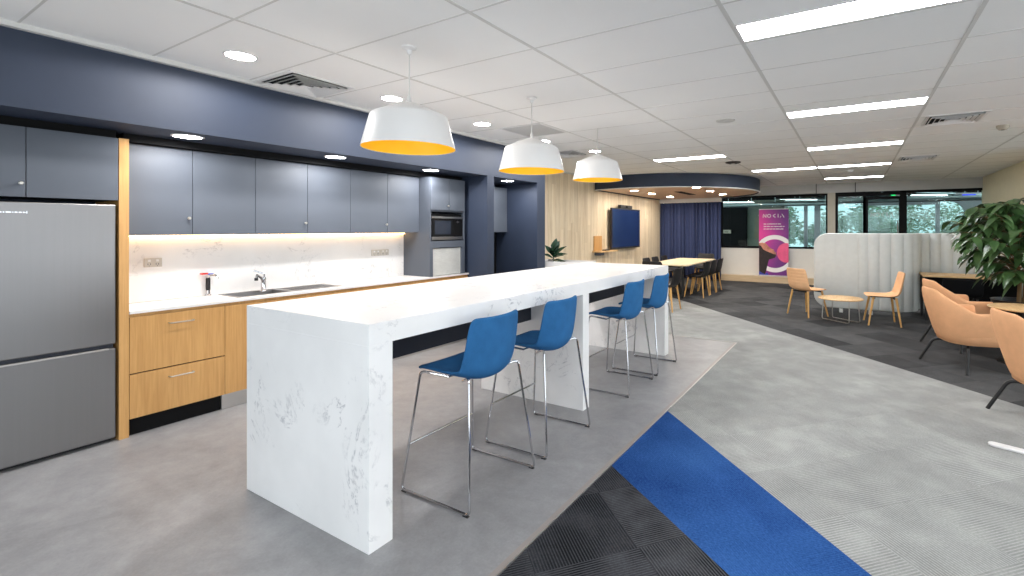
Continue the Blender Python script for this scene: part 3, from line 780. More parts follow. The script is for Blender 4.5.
dup(st, (-1.985, 4.85, 0), pi, 'blue bar stool at the far end of the bench, last of the four')

def make_cafe(name, label, loc, rz, mat, group, back=0.82, cat='chair'):
    t = thing(name, label, cat, loc, rz, group)
    prof = [(0.225, 0.442, 0.19, 0.0), (0.215, 0.456, 0.212, 0.0), (0.16, 0.460, 0.222, 0.003), (0.04, 0.446, 0.23, 0.010), (-0.09, 0.436, 0.235, 0.024), (-0.175, 0.442, 0.236, 0.042),
            (-0.225, 0.475, 0.234, 0.055), (-0.250, 0.54, 0.232, 0.055), (-0.265, 0.64, 0.228, 0.046), (-0.279, 0.73, 0.224, 0.040), (-0.290, back - 0.02, 0.214, 0.036), (-0.293, back, 0.185, 0.03)]
    obj('seat_shell', shell_bm(prof), mat, t, smooth='all', mods=[('SOLIDIFY', dict(thickness=0.02, offset=0.0)), ('SUBSURF', dict(levels=1, render_levels=2))])
    for sx in (1, -1):
        for sy in (1, -1):
            b = B(); tube(b, [(sx * 0.15 - 0.01, sy * 0.17, 0.435), (sx * 0.215, sy * 0.235, 0.0)], 0.016, 10, radii=[0.019, 0.012]); obj('leg', b, 'oak_leg', t, smooth=True)
    b = B(); bx(b, -0.17, 0.15, -0.012, 0.012, 0.415, 0.432); bx(b, 0.115, 0.145, -0.175, 0.175, 0.41, 0.43); bx(b, -0.165, -0.135, -0.175, 0.175, 0.41, 0.43); obj('underframe', b, 'black_metal', t)
    return t
GP = 'peach quilted chairs at the small round table'
pa = make_cafe('cafe_chair', 'peach quilted chair with oak legs left of the small round table', (-0.70, 9.10, 0), radians(50), 'peach', GP)
dup(pa, (0.38, 8.85, 0), atan2(-0.12, -1.0), 'peach quilted chair with oak legs right of the small round table', GP)
GD = 'black chairs around the dining table'
bc = make_cafe('dining_chair', 'black shell chair with oak legs pulled out beside the end of the bench', (-3.02, 8.37, 0), pi, 'black_plastic', GD, 0.79)
for x, y, r, l in ((-3.60, 9.42, pi / 2, 'black shell chair at the bench end of the dining table, turned towards the table'),
                   (-3.02, 10.40, pi, 'black shell chair on the open side of the dining table, nearest of its side'),
                   (-3.02, 10.97, pi, 'black shell chair on the open side of the dining table, middle of its side'),
                   (-3.02, 11.52, pi, 'black shell chair on the open side of the dining table, last of its side'),
                   (-4.10, 10.72, 0, 'black shell chair between dining table and timber wall, first below the screen'),
                   (-4.10, 11.30, 0, 'black shell chair between dining table and timber wall, middle of its side'),
                   (-4.10, 11.95, 0, 'black shell chair between dining table and timber wall, nearest the curtain'),
                   (-3.45, 12.5, -pi / 2, 'black shell chair at the curtain end of the dining table')):
    dc = dup(bc, (x, y, 0), r, l, GD)
    if abs(r) == pi / 2: dc.scale = (1, 1, 1.05)

# dining table
t = thing('dining_table', 'pale oak dining table with black legs beneath the round canopy', 'table', (0, 0, 0))
b = B(); prism(b, [(-3.93, 9.75), (-3.85, 9.62), (-3.08, 9.60), (-3.0, 9.7), (-3.0, 11.95), (-3.1, 12.0), (-3.85, 12.0), (-3.93, 11.9)], 0.715, 0.74, 'z'); obj('tabletop', b, 'oak_pale', t)
for x in (-3.85, -3.2):
    for y in (9.95, 11.7):
        b = B(); bx(b, x - 0.025, x + 0.025, y - 0.025, y + 0.025, 0, 0.715); obj('leg', b, 'black_metal', t)
b = B(); bx(b, -3.85, -3.2, 9.94, 9.96, 0.66, 0.715); bx(b, -3.85, -3.2, 11.69, 11.71, 0.66, 0.715); bx(b, -3.54, -3.5, 9.96, 11.69, 0.66, 0.715); obj('underframe', b, 'black_metal', t)

# small round coffee table
t = thing('coffee_table', 'small round oak coffee table on a thin steel sled base', 'table', (-0.19, 8.80, 0), 0.0)
b = B(); lathe(b, [(0, 0.355), (0.315, 0.355), (0.33, 0.362), (0.33, 0.370), (0.32, 0.376), (0, 0.376)], seg=56); obj('tabletop', b, 'oak_x', t, smooth=True)
for s in (-1, 1):
    b = B(); a = radians(-38)
    pts = [(-0.24, s * 0.10, 0.354), (-0.25, s * 0.12, 0.007), (0.25, s * 0.12, 0.007), (0.24, s * 0.10, 0.354)]
    pts = [(x * cos(a) - y * sin(a), x * sin(a) + y * cos(a), z) for x, y, z in pts]
    tube(b, fillet(pts, 0.03), 0.008, 8); obj('sled_frame', b, 'aluminium', t, smooth=True)

# tan tub armchairs
def make_tub(label, loc, rz):
    t = thing('tub_armchair', label, 'armchair', loc, rz, 'tan tub armchairs around the low oak table')
    N = 40; PM = radians(128)
    def sup(phi, a, bb, n=2.9):
        c, s = -cos(phi), sin(phi); r = 1.0 / ((abs(c) ** n + abs(s) ** n) ** (1 / n)); return a * r * c, bb * r * s
    def hz(phi):
        p = abs(phi); lo, hi = radians(30), radians(82)
        if p < lo: return 0.85
        if p > hi: return 0.63
        k = (p - lo) / (hi - lo); return 0.85 - 0.22 * k
    b = B(); rows = []
    for i in range(N + 1):
        phi = -PM + 2 * PM * i / N; h = hz(phi); row = []
        for kk, fz in ((0.60, None), (0.74, 0.02), (0.86, 0.32), (0.955, 0.72), (0.99, 0.93), (0.975, 1.0), (0.93, 1.0), (0.90, 0.93), (0.83, 0.6), (0.76, 0.25), (0.74, None)):
            x, y = sup(phi, 0.36, 0.375)
            z = 0.275 if fz is None and kk < 0.7 else (0.40 if fz is None else 0.285 + fz * (h - 0.285))
            row.append(b.verts.new((x * kk - (0.03 if fz and fz > 0.6 else 0), y * kk, z)))
        rows.append(row)
    grid_faces(b, rows, wrap=True)
    b.faces.new(rows[0]); b.faces.new(rows[-1][::-1])
    bmesh.ops.rotate(b, cent=(0, 0, 0), matrix=Matrix.Rotation(radians(-22), 3, 'Z'), verts=b.verts)
    obj('shell', b, 'tan', t, smooth='all', mods=[('SUBSURF', dict(levels=1, render_levels=1))])
    b = B(); ring = []
    for z, kk in ((0.275, 0.60), (0.285, 0.76), (0.41, 0.80), (0.435, 0.78), (0.445, 0.70)):
        ring.append([b.verts.new((sup(2 * pi * j / 40, 0.375, 0.395)[0] * kk + 0.035, sup(2 * pi * j / 40, 0.375, 0.395)[1] * kk, z)) for j in range(40)])
    grid_faces(b, ring, wrap=True); b.faces.new(ring[0][::-1]); b.faces.new(ring[-1])
    bmesh.ops.rotate(b, cent=(0, 0, 0), matrix=Matrix.Rotation(radians(-22), 3, 'Z'), verts=b.verts)
    obj('seat_cushion', b, 'tan', t, smooth='all')
    for sx in (1, -1):
        for sy in (1, -1):
            b = B(); tube(b, fillet([(sx * 0.06, sy * 0.07, 0.265), (sx * 0.20, sy * 0.22, 0.262), (sx * 0.295, sy * 0.31, 0.0)], 0.05, 5), 0.0145, 10)
            obj('leg', b, 'black_metal', t, smooth=True)
    return t
tb = make_tub('tan tub armchair with black legs, the only one seen almost whole', (1.07, 6.58, 0), radians(34))
GT = 'tan tub armchairs around the low oak table'
dup(tb, (1.18, 7.62, 0), radians(34), 'tan tub armchair directly behind the one seen whole, only its rim and legs showing', GT)
dup(tb, (1.38, 5.03, 0), radians(34), 'tan tub armchair cut off by the right edge, closest to the viewer', GT)
dup(tb, (2.35, 6.95, 0), radians(190), 'tan tub armchair mostly outside the frame, only its rim showing beyond the low table', GT)
# low pedestal table between the armchairs
t = thing('pedestal_table', 'low round oak table on a black disc base between the tan armchairs', 'table', (1.66, 7.05, 0))
b = B(); lathe(b, [(0, 0.600), (0.32, 0.600), (0.335, 0.608), (0.335, 0.617), (0.325, 0.624), (0, 0.624)], seg=56); obj('tabletop', b, 'oak_x', t, smooth=True)
b = B(); lathe(b, [(0.03, 0.02), (0.03, 0.600)], seg=20); obj('pedestal', b, 'black_metal', t, smooth=True)
b = B(); lathe(b, [(0, 0), (0.25, 0), (0.25, 0.008), (0.04, 0.022), (0, 0.022)], seg=44); obj('foot_disc', b, 'black_metal', t, smooth=True)

# white cover strip on the carpet at the right
b = B(); A0 = Vector((0.84, 4.27)); A1 = Vector((1.37, 4.11)); d = (A1 - A0).normalized(); nn = Vector((-d.y, d.x)) * 0.035
pts = []
for k in range(9):
    a = pi / 2 + pi * k / 8; pts.append((A0.x + (d * cos(a) * 0.035 + nn / 0.035 * sin(a) * 0.035).x, A0.y + (d * cos(a) * 0.035 + nn / 0.035 * sin(a) * 0.035).y))
pts += [((A1 - nn).x, (A1 - nn).y), ((A1 + nn).x, (A1 + nn).y)]
prism(b, pts, 0.0005, 0.016, 'z'); tag(obj('cable_cover', b, 'white_metal', None, mods=[('BEVEL', dict(width=0.005, segments=2))]), 'white round-ended strip lying on the pale grey carpet at the right edge', 'floor strip')

# ================================================================== BOOTH SCREEN (pleated felt)
def booth():
    path = [Vector((-0.64, 9.72)), Vector((0.55, 9.72))]
    # convex corner
    for k in range(1, 13):
        a = -pi / 2 + (pi / 2) * k / 12; path.append(Vector((0.55 + 0.36 * cos(a), 10.08 + 0.36 * sin(a))))
    for k in range(1, 13):
        a = pi - (pi / 2) * k / 12; path.append(Vector((1.21 + 0.30 * cos(a), 10.12 + 0.30 * sin(a))))
    path.append(Vector((2.50, 10.42)))
    L = [0]
    for a, c in zip(path, path[1:]): L.append(L[-1] + (c - a).length)
    T = L[-1]
    def at(s):
        for i in range(len(L) - 1):
            if s <= L[i + 1] + 1e-9:
                u = (s - L[i]) / max(1e-9, L[i + 1] - L[i]); return path[i].lerp(path[i + 1], u)
        return path[-1]
    b = B(); rows = []; N = int(T / 0.012)
    Z0, Z1, R, PW = 0.07, 1.42, 0.24, 0.17
    for i in range(N + 1):
        s = T * i / N; p = at(s); d = (at(min(T, s + 0.01)) - at(max(0, s - 0.01))).normalized(); nrm = Vector((d.y, -d.x))
        u = (s % PW) / PW; wide = 1.0 if s > 0.70 else 0.12
        bulge = 0.042 * wide * (abs(sin(pi * u)) ** 0.55)
        e = 0.0
        if s < R: e = R - sqrt(max(0, R * R - (R - s) ** 2))
        z0, z1 = Z0 + e, Z1 - e; h = 0.030 * min(1, (s / 0.03) ** 0.5 if s < 0.03 else 1) + 0.003
        row = []
        for zz, f in ((z0, 0), (z0 + 0.012, 0.7), (z0 + 0.04, 1), (z1 - 0.04, 1), (z1 - 0.012, 0.7), (z1, 0)):
            q = p + nrm * (h * (0.3 + 0.7 * f) + bulge * f); row.append(b.verts.new((q.x, q.y, zz)))
        for zz, f in ((z1, 0), (z1 - 0.012, 0.7), (z1 - 0.04, 1), (z0 + 0.04, 1), (z0 + 0.012, 0.7), (z0, 0)):
            q = p - nrm * (h * (0.3 + 0.7 * f) + bulge * f); row.append(b.verts.new((q.x, q.y, zz)))
        rows.append(row)
    grid_faces(b, rows, wrap=True); b.faces.new(rows[0][::-1]); b.faces.new(rows[-1])
    t = thing('booth_screen', 'tall pale grey pleated felt screen curving behind the peach chairs', 'screen', (0, 0, 0))
    obj('felt_panel', b, 'felt', t, smooth=True)
    for x, y in ((-0.2, 9.72), (0.25, 9.72), (1.6, 10.42), (2.2, 10.42)):
        b = B(); bx(b, x - 0.03, x + 0.03, y - 0.05, y + 0.05, 0, 0.072, bev=0.004); obj('foot', b, 'felt', t)
booth()
# desk and chair in front of the far part of the screen
t = thing('desk', 'thin oak topped desk with black legs against the pleated screen', 'desk', (0, 0, 0))
box('desktop', 'oak_x', t, 0.98, 2.35, 9.50, 10.14, 0.715, 0.742, bev=0.002)
for x in (1.02, 2.30):
    for y in (9.54, 10.10):
        b = B(); bx(b, x - 0.02, x + 0.02, y - 0.02, y + 0.02, 0, 0.715); obj('leg', b, 'black_metal', t)
box('modesty_panel', 'black', t, 1.04, 2.28, 10.06, 10.075, 0.25, 0.715)
t = thing('upholstered_chair', 'black high-backed chair tucked under the oak desk', 'chair', (1.42, 9.30, 0), pi / 2)
prof = [(0.225, 0.442, 0.2, 0.0), (0.215, 0.456, 0.23, 0.0), (0.04, 0.448, 0.25, 0.010), (-0.165, 0.452, 0.25, 0.03), (-0.21, 0.50, 0.25, 0.03), (-0.24, 0.60, 0.25, 0.02), (-0.265, 0.72, 0.25, 0.02), (-0.27, 0.738, 0.24, 0.02)]
obj('seat_shell', shell_bm(prof), 'black', t, smooth='all', mods=[('SOLIDIFY', dict(thickness=0.03, offset=0.0)), ('SUBSURF', dict(levels=1, render_levels=2))])
for sx in (1, -1):
    for sy in (1, -1):
        b = B(); tube(b, [(sx * 0.15, sy * 0.18, 0.435), (sx * 0.215, sy * 0.235, 0.0)], 0.013, 10); obj('leg', b, 'black_metal', t, smooth=True)

# ================================================================== PLANTS
def leaf(b, base, dirv, L, W, droop=0.35, fold=0.18, up=Vector((0, 0, 1))):
    d = dirv.normalized(); side = d.cross(up)
    if side.length < 0.1: side = Vector((1, 0, 0))
    side.normalize(); nrm = side.cross(d).normalized()
    rows = []; prof = (0.05, 0.55, 0.92, 1.0, 0.78, 0.42, 0.03)
    for i, w in enumerate(prof):
        s = i / (len(prof) - 1); c = base + d * (L * s) - Vector((0, 0, 1)) * (droop * L * s * s) + nrm * 0.0
        hw = W * 0.5 * w
        rows.append([b.verts.new(c - side * hw + nrm * hw * fold), b.verts.new(c), b.verts.new(c + side * hw + nrm * hw * fold)])
    grid_faces(b, rows)

def big_plant():
    t = thing('potted_fig_tree', 'big leafy potted indoor tree with dark glossy drooping leaves by the cream wall', 'plant', (1.80, 7.95, 0))
    b = B(); lathe(b, [(0, 0), (0.20, 0), (0.24, 0.02), (0.27, 0.58), (0.28, 0.60), (0.26, 0.60), (0.245, 0.54), (0, 0.54)], seg=40); obj('planter', b, 'black_metal', t, smooth=True)
    b = B(); lathe(b, [(0, 0.555), (0.244, 0.545), (0.244, 0.538)], seg=30); obj('soil', b, 'soil', t)
    rnd = random.Random(11)
    b = B(); tr = B()
    trunk = [Vector((0.0, 0, 0.54)), Vector((0.01, 0, 0.85)), Vector((-0.02, 0.02, 1.15)), Vector((0.02, 0, 1.5)), Vector((0.02, 0.02, 1.72))]
    tube(tr, trunk, 0.02, 10, radii=[0.024, 0.021, 0.018, 0.013, 0.007])
    tube(tr, [(0.05, 0.04, 0.54), (0.07, 0.05, 0.9), (0.10, 0.03, 1.3)], 0.01, 8, radii=[0.014, 0.012, 0.006])
    for i in range(84):
        h = 0.80 + 0.95 * (i + rnd.random()) / 84; a = i * 2.399 + rnd.uniform(-.3, .3)
        k = min(3, int((h - 0.54) / 0.3)); o = Vector((0, 0, h))
        reach = (0.70 if h > 1.0 else 0.40) * rnd.uniform(0.75, 1.25) * (1.0 - max(0, h - 1.30) * 1.25)
        tip = o + Vector((cos(a) * reach, sin(a) * reach, reach * rnd.uniform(0.15, 0.5)))
        mid = o.lerp(tip, 0.5) + Vector((0, 0, 0.06))
        tube(tr, [o, mid, tip], 0.004, 6, radii=[0.007, 0.005, 0.003])
        nl = rnd.randint(7, 9)
        for j in range(nl):
            s = 0.35 + 0.65 * (j + 0.5) / nl
            p = o.lerp(mid, s * 2) if s < 0.5 else mid.lerp(tip, s * 2 - 1)
            aa = a + (1 if j % 2 else -1) * rnd.uniform(0.3, 1.2)
            dv = Vector((cos(aa), sin(aa), rnd.uniform(-0.5, 0.3)))
            L = rnd.uniform(0.15, 0.23); leaf(b, p, dv, L, L * 0.56, rnd.uniform(0.35, 0.9), 0.2)
    obj('trunk', tr, 'bark', t, smooth=True)
    obj('foliage', b, 'leaf', t, smooth='all')
big_plant()

t = thing('planter_box', 'white planter box whose top edge shows behind the far end of the bench', 'planter', (0, 0, 0))
b = B(); 
bx(b, -4.50, -3.56, 6.16, 6.20, 0, 0.985); bx(b, -4.50, -3.56, 6.62, 6.66, 0, 0.985); bx(b, -4.50, -4.46, 6.20, 6.62, 0, 0.985); bx(b, -3.60, -3.56, 6.20, 6.62, 0, 0.985)
obj('box', b, 'white_metal', t); box('soil', 'soil', t, -4.46, -3.60, 6.20, 6.62, 0.85, 0.90)
t = thing('rubber_plant', 'small rubber plant with upright dark leaves growing beside the navy pier', 'plant', (-4.22, 6.42, 0.895))
b = B(); tube(b, [(0, 0, 0), (0.005, 0, 0.12), (0, 0.01, 0.26)], 0.01, 8, radii=[0.012, 0.009, 0.004]); obj('stem', b, 'leaf_rubber', t, smooth=True)
b = B(); rnd = random.Random(3)
for i, (a, el, h, L) in enumerate(((0.3, 1.40, 0.20, 0.24), (2.2, 1.1, 0.2, 0.2), (0.6, 0.75, 0.16, 0.24), (0.9, 0.35, 0.14, 0.26), (1.1, 0.05, 0.08, 0.25), (-2.4, 0.5, 0.12, 0.22), (-1.2, 0.7, 0.14, 0.2), (3.1, 0.9, 0.16, 0.22), (0.1, -0.05, 0.06, 0.22),
                                  (1.9, 0.2, 0.08, 0.2), (-0.6, 0.1, 0.08, 0.2), (2.6, -0.1, 0.05, 0.2), (0.5, 1.15, 0.22, 0.2), (-0.3, 0.9, 0.2, 0.2), (1.6, 0.9, 0.18, 0.2), (0.0, 0.4, 0.12, 0.22))):
    leaf(b, Vector((0, 0, h)), Vector((cos(a) * cos(el), sin(a) * cos(el), sin(el))), L * (1.25 if el > 0.6 else 1.0), L * 0.5, 0.15, 0.3, up=Vector((0.2, -0.3, 1)) if el < 1 else Vector((0.6, -0.8, 0.2)))
obj('foliage', b, 'leaf_rubber', t, smooth='all')

# ================================================================== TIMBER WALL FITTINGS
t = thing('wall_screen', 'large dark blue television screen mounted on the timber wall', 'television', (0, 0, 0))
box('mount', 'black_metal', t, -5.18, -5.10, 10.5, 11.6, 1.2, 1.8)
box('casing', 'black_plastic', t, -5.10, -5.05, 10.25, 11.98, 1.00, 2.01, bev=0.004)
box('display', 'screen', t, -5.05, -5.047, 10.28, 11.95, 1.04, 1.985)
t = thing('video_bar', 'black video conferencing bar on top of the wall screen', 'camera', (0, 0, 0))
box('housing', 'black_plastic', t, -5.13, -5.04, 10.75, 11.45, 2.012, 2.10, bev=0.01)
b = B(); lathe(b, [(0, 0), (0.03, 0), (0.03, 0.015), (0, 0.015)], seg=20); bmesh.ops.transform(b, matrix=Matrix.Translation((-5.042, 11.1, 2.056)) @ Matrix.Rotation(pi / 2, 4, 'Y'), verts=b.verts); obj('lens', b, 'black', t)
t = thing('fold_down_shelf', 'small honey oak wall shelf with upright back board beside the screen', 'shelf', (0, 0, 0))
box('back_board', 'oak', t, -5.18, -5.155, 9.56, 9.94, 0.985, 1.33, bev=0.002)
box('ledge', 'oak_x', t, -5.18, -4.95, 9.50, 10.40, 0.955, 0.983, bev=0.002)
b = B(); bx(b, -5.18, -5.02, 9.60, 9.80, 0.88, 0.954, bev=0.01); obj('support_box', b, 'cab_grey', t)
t = thing('remote_box', 'small black device lying on the oak wall shelf', 'device', (-5.06, 9.95, 0.9835)); box('case', 'black_plastic', t, -0.05, 0.05, -0.09, 0.09, 0, 0.025, bev=0.003)
b = B(); bx(b, -0.03, 0.03, -0.06, 0.06, 0.025, 0.027); obj('button_pad', b, 'cab_grey', t)

# curtain
t = thing('curtain', 'navy blue floor-length pleated curtain in the corner under the canopy', 'curtain', (0, 0, 0))
b = B(); rows = []
for zi, z in enumerate((0.02, 0.6, 1.3, 2.0, 2.275)):
    row = []
    for i in range(321):
        x = -5.17 + (1.84) * i / 320; ph = i / 320 * 2 * pi * 17
        row.append(b.verts.new((x + 0.008 * sin(ph * 1.9), 13.84 + (0.035 + 0.012 * sin(ph * 0.31)) * sin(ph + 0.15 * zi) + 0.01 * sin(ph * 2.3), z)))
    rows.append(row)
grid_faces(b, rows); obj('cloth', b, 'curtain', t, smooth='all', mods=[('SOLIDIFY', dict(thickness=0.004))])
b = B(); bx(b, -5.17, -3.30, 13.80, 13.88, 2.277, 2.398); obj('track', b, 'grid', t)
for k in range(3): pass

# ================================================================== BANNER
def grad_mat():
    t = NT('magenta to violet banner print'); co = t.node('ShaderNodeTexCoord'); sp = t.node('ShaderNodeSeparateXYZ'); t.link(co.outputs['Object'], sp.inputs[0])
    u = t.math('DIVIDE', t.math('ADD', sp.outputs[0], 0.384), 0.768)           # 0..1 left to right
    v = t.math('DIVIDE', sp.outputs[2], 1.85)
    f = t.math('ADD', t.math('MULTIPLY', u, 0.95), t.math('MULTIPLY', t.math('ABSOLUTE', t.math('SUBTRACT', v, 0.72)), 0.9))
    t.base(t.ramp(f, [(0.0, srgb(236, 60, 158)), (0.35, srgb(206, 52, 150)), (0.62, srgb(164, 52, 146)), (1.0, srgb(112, 44, 128))])); t.set(0.5); return t.m
BW, BH = 0.768, 1.84
t = thing('roll_up_banner', 'tall magenta and purple roll-up banner with a face and pink ball before the half wall', 'banner', (-1.935, 14.10, 0.035))
b = B(); bx(b, -BW / 2 - 0.01, BW / 2 + 0.01, -0.05, 0.05, 0.131, 0.168, bev=0.008)
obj('cassette_base', b, 'aluminium', t)
pr = box('print', grad_mat(), t, -BW / 2, BW / 2, -0.004, 0.0, 0.168, 2.0)
b = B(); bx(b, -BW / 2, BW / 2, -0.012, 0.006, 2.0, 2.02, bev=0.003); obj('top_rail', b, 'white_metal', t)
b = B(); tube(b, [(0, 0.03, 0.16), (0, 0.03, 2.01)], 0.008); obj('support_pole', b, 'aluminium', t)
whitep = plain('white print', (240, 236, 236), 0.5, var=0.0); pinkp = plain('pink print', (240, 92, 140), 0.5, var=0.06); skinp = plain('brown skin print', (206, 136, 112), 0.5, var=0.2, vs=9); hairp = plain('dark hair print', (44, 30, 30), 0.6, var=0.25, vs=12); shirtp = plain('blue shirt print', (58, 70, 170), 0.5)
def flat(name, polys, mat, y0, y1, parent):
    b = B()
    for p in polys: prism(b, p, y0, y1, 'y')
    return obj(name, b, mat, parent)
def stroke(p, q, w):
    P, Q = Vector(p), Vector(q); d = (Q - P).normalized(); n_ = Vector((-d.y, d.x)) * w / 2
    return [tuple(P + n_), tuple(P - n_), tuple(Q - n_), tuple(Q + n_)]
def ring_seg(cx, cz, r0, r1, a0, a1, n=24, clipx=(-9, 9)):
    ps = []
    for k in range(n):
        A = a0 + (a1 - a0) * k / n; Bq = a0 + (a1 - a0) * (k + 1) / n
        q = [(cx + r0 * cos(A), cz + r0 * sin(A)), (cx + r1 * cos(A), cz + r1 * sin(A)), (cx + r1 * cos(Bq), cz + r1 * sin(Bq)), (cx + r0 * cos(Bq), cz + r0 * sin(Bq))]
        q = [(min(max(x, clipx[0]), clipx[1]), z) for x, z in q]
        if max(x for x, z in q) - min(x for x, z in q) > 0.002: ps.append(q)
    return ps
def logo(x, z, w, h, s):
    """five letters N O K I A in thin strokes"""
    u = w / 5.0; L = []
    X = x
    L += [stroke((X + .1 * u, z), (X + .1 * u, z + h * .62), s), stroke((X + .1 * u, z + h), (X + .78 * u, z), s), stroke((X + .78 * u, z + h * .3), (X + .78 * u, z + h), s)]
    X += u * 1.0
    L += ring_seg(X + .48 * u, z + h / 2, h / 2 - s, h / 2, 0, 2 * pi, 20)
    X += u * 1.08
    L += [stroke((X + .25 * u, z + h / 2), (X + .85 * u, z + h), s), stroke((X + .25 * u, z + h / 2), (X + .85 * u, z), s)]
    X += u
    L += [stroke((X + .45 * u, z), (X + .45 * u, z + h), s)]
    X += u * .85
    L += [stroke((X + .45 * u, z + h), (X + .95 * u, z), s), stroke((X + .05 * u, z), (X + .25 * u, z + h * .42), s)]
    return L
def zb(y): return 1.5 - (y - 228.7) / 472.3 * (13.78 * cos(YAW) + 1.905 * sin(YAW))
flat('logo_lettering', logo(-0.285, 1.775, 0.57, 0.10, 0.014), whitep, -0.006, -0.0042, pr)
rn = random.Random(5); L = []
for z, x1 in ((1.585, 0.18), (1.515, 0.26), (1.445, 0.27)):
    x = -0.26
    while x < x1:
        wl = rn.uniform(0.03, 0.09); xx = x
        while xx < x + wl: 
            L.append([(xx, z), (xx + 0.010, z), (xx + 0.010, z + (0.03 if rn.random() < .3 else 0.022)), (xx, z + 0.022)]); xx += 0.014
        x += wl + 0.02
flat('text_lines', L, whitep, -0.006, -0.0042, pr)
# white ring around the face, ball, head
hw = BW / 2 - 0.002
flat('white_ring', ring_seg(0.03, 0.77, 0.40, 0.52, 0.0, 2 * pi, 60, (-hw, hw)), whitep, -0.006, -0.0042, pr)
ball = [(min(0.32 + 0.235 * cos(2 * pi * k / 40), hw), 0.80 + 0.27 * sin(2 * pi * k / 40)) for k in range(40)]
flat('pink_ball', [ball], pinkp, -0.008, -0.0062, pr)
# head in profile looking up to the right
face = [(-hw, 1.06), (-0.30, 1.075), (-0.20, 1.05), (-0.14, 0.98), (-0.10, 0.94), (-0.04, 0.90), (0.005, 0.885), (0.02, 0.85), (0.03, 0.82), (0.075, 0.80), (0.055, 0.765), (0.085, 0.74), (0.05, 0.70), (0.03, 0.665), (-0.04, 0.64), (-0.12, 0.62), (-0.16, 0.50), (-hw, 0.50)]
flat('face', [face], skinp, -0.0095, -0.008, pr)
hair = [(-hw, 1.00), (-0.33, 0.98), (-0.27, 0.88), (-0.20, 0.84), (-0.10, 0.80), (0.0, 0.76), (0.07, 0.745), (0.055, 0.69), (0.03, 0.655), (-0.04, 0.63), (-0.12, 0.60), (-0.15, 0.48), (-0.19, 0.30), (-0.23, 0.17), (-0.30, 0.20), (-hw, 0.28)]
flat('hair', [hair], hairp, -0.011, -0.0095, pr)
flat('shirt', [[(-hw, 0.17), (-0.12, 0.17), (-0.17, 0.25), (-0.22, 0.19), (-0.30, 0.22), (-hw, 0.28)]], shirtp, -0.0125, -0.011, pr)

# ================================================================== ROOM BEYOND THE GLASS
sbox('ceiling', 'black', -5.3, 6.2, 14.12, 20.2, 2.92, 2.98)
sbox('wall_back', 'grey_paint', -5.3, 6.2, 20.0, 20.2, 0, 0.55)
sbox('wall_back', 'black', -5.3, 6.2, 20.0, 20.2, 2.43, 2.95)
b = B()
for x0, x1 in ((-5.3, -2.3), (-1.66, -1.54), (-1.30, -1.10), (0.28, 0.40), (2.41, 2.52), (3.2, 6.2)): bx(b, x0, x1, 20.0, 20.2, 0.55, 2.43)
# rounded top right corner of the last opening
P = [(3.2, 2.43), (2.75, 2.43)] + [(2.75 + 0.45 * sin(a * pi / 16), 1.98 + 0.45 * cos(a * pi / 16)) for a in range(0, 9)]
prism(b, P, 20.0, 20.2, 'y')
bx(b, 0.40, 2.41, 20.0, 20.2, 2.33, 2.43)
struct('wall_back', b, plain('pale grey window surround', (170, 176, 180), 0.6))
for i, (x0, x1) in enumerate(((-2.3, -1.66), (-1.54, -1.30), (-1.10, 0.28), (0.40, 2.41), (2.52, 3.2))):
    b = B(); bx(b, x0, x1, 20.09, 20.10, 0.55, 2.43); struct('window_%d' % (5 + i), b, 'glass_out')
# black joinery and green-grey panel at the left
t = thing('black_joinery_cupboard', 'tall black cupboard wall behind the glazed half wall', 'cupboard', (0, 0, 0))
box('carcass', 'black', t, -5.2, -3.10, 16.52, 17.1, 0, 2.28)
for k in range(4):
    box('door', 'black', t, -5.2 + 0.52 * k + 0.004, -5.2 + 0.52 * (k + 1) - 0.004, 16.50, 16.52, 0.05, 2.27)
t = thing('wall_panel', 'tall grey green upright panel beside the black cupboard beyond the glass', 'panel', (0, 0, 0))
box('board', plain('grey green board', (112, 124, 112), 0.7), t, -3.10, -1.95, 16.6, 16.68, 0, 2.45); box('edge_trim', 'grid', t, -1.95, -1.93, 16.59, 16.69, 0, 2.45)
t = thing('paper_towel_box', 'small cream box on the black cupboard behind the glass', 'box', (-3.75, 16.45, 1.34)); box('carton', 'pier_paint', t, -0.14, 0.14, -0.05, 0.05, 0, 0.12, bev=0.004); box('opening', 'black', t, -0.06, 0.06, -0.052, -0.05, 0.04, 0.06)
d3 = downlight(-3.75, 16.2, 2.90, 0.08, 'down', 'small downlight over the black cupboard beyond the glass', 'lights beyond the glass')
# ducts and trays under the dark ceiling
duct = metal('galvanised duct', (205, 222, 224), 0.45)
for i, (x0, y0, x1, y1, z, r) in enumerate(((-4.6, 15.7, -0.4, 16.2, 2.27, 0.07), (-2.4, 17.9, 5.2, 17.7, 2.46, 0.10), (-1.5, 16.6, -1.2, 19.5, 2.78, 0.05), (1.4, 14.9, 3.4, 17.0, 2.44, 0.03))):
    b = B(); pts = [Vector((x0, y0, z)).lerp(Vector((x1, y1, z)), k / 12) for k in range(13)]; tube(b, pts, r, 14)
    for k in range(1, 12, 2):
        bx(b, pts[k].x - 0.008, pts[k].x + 0.008, pts[k].y - 0.008, pts[k].y + 0.008, pts[k].z, 2.92)
        dv = (pts[k] - pts[k - 1]).normalized() * 0.02; tube(b, [pts[k] - dv, pts[k] + dv], r * 1.08, 14)
    tag(obj('air_duct', b, duct, None, smooth=True), ['fat silver duct crossing above the half wall glazing', 'long silver duct crossing the whole dark ceiling beyond the glass', 'silver pipe running away from the glass near the banner', 'thin diagonal pipe under the dark ceiling beyond the glass door'][i], 'duct', 'ducts under the dark ceiling beyond the glass')
b = B()
for y in (15.0, 16.0): pass
for x in (-3.3, -2.6, -0.6, 0.9, 2.2): bx(b, x - 0.02, x + 0.02, 14.4, 19.8, 2.80, 2.86)
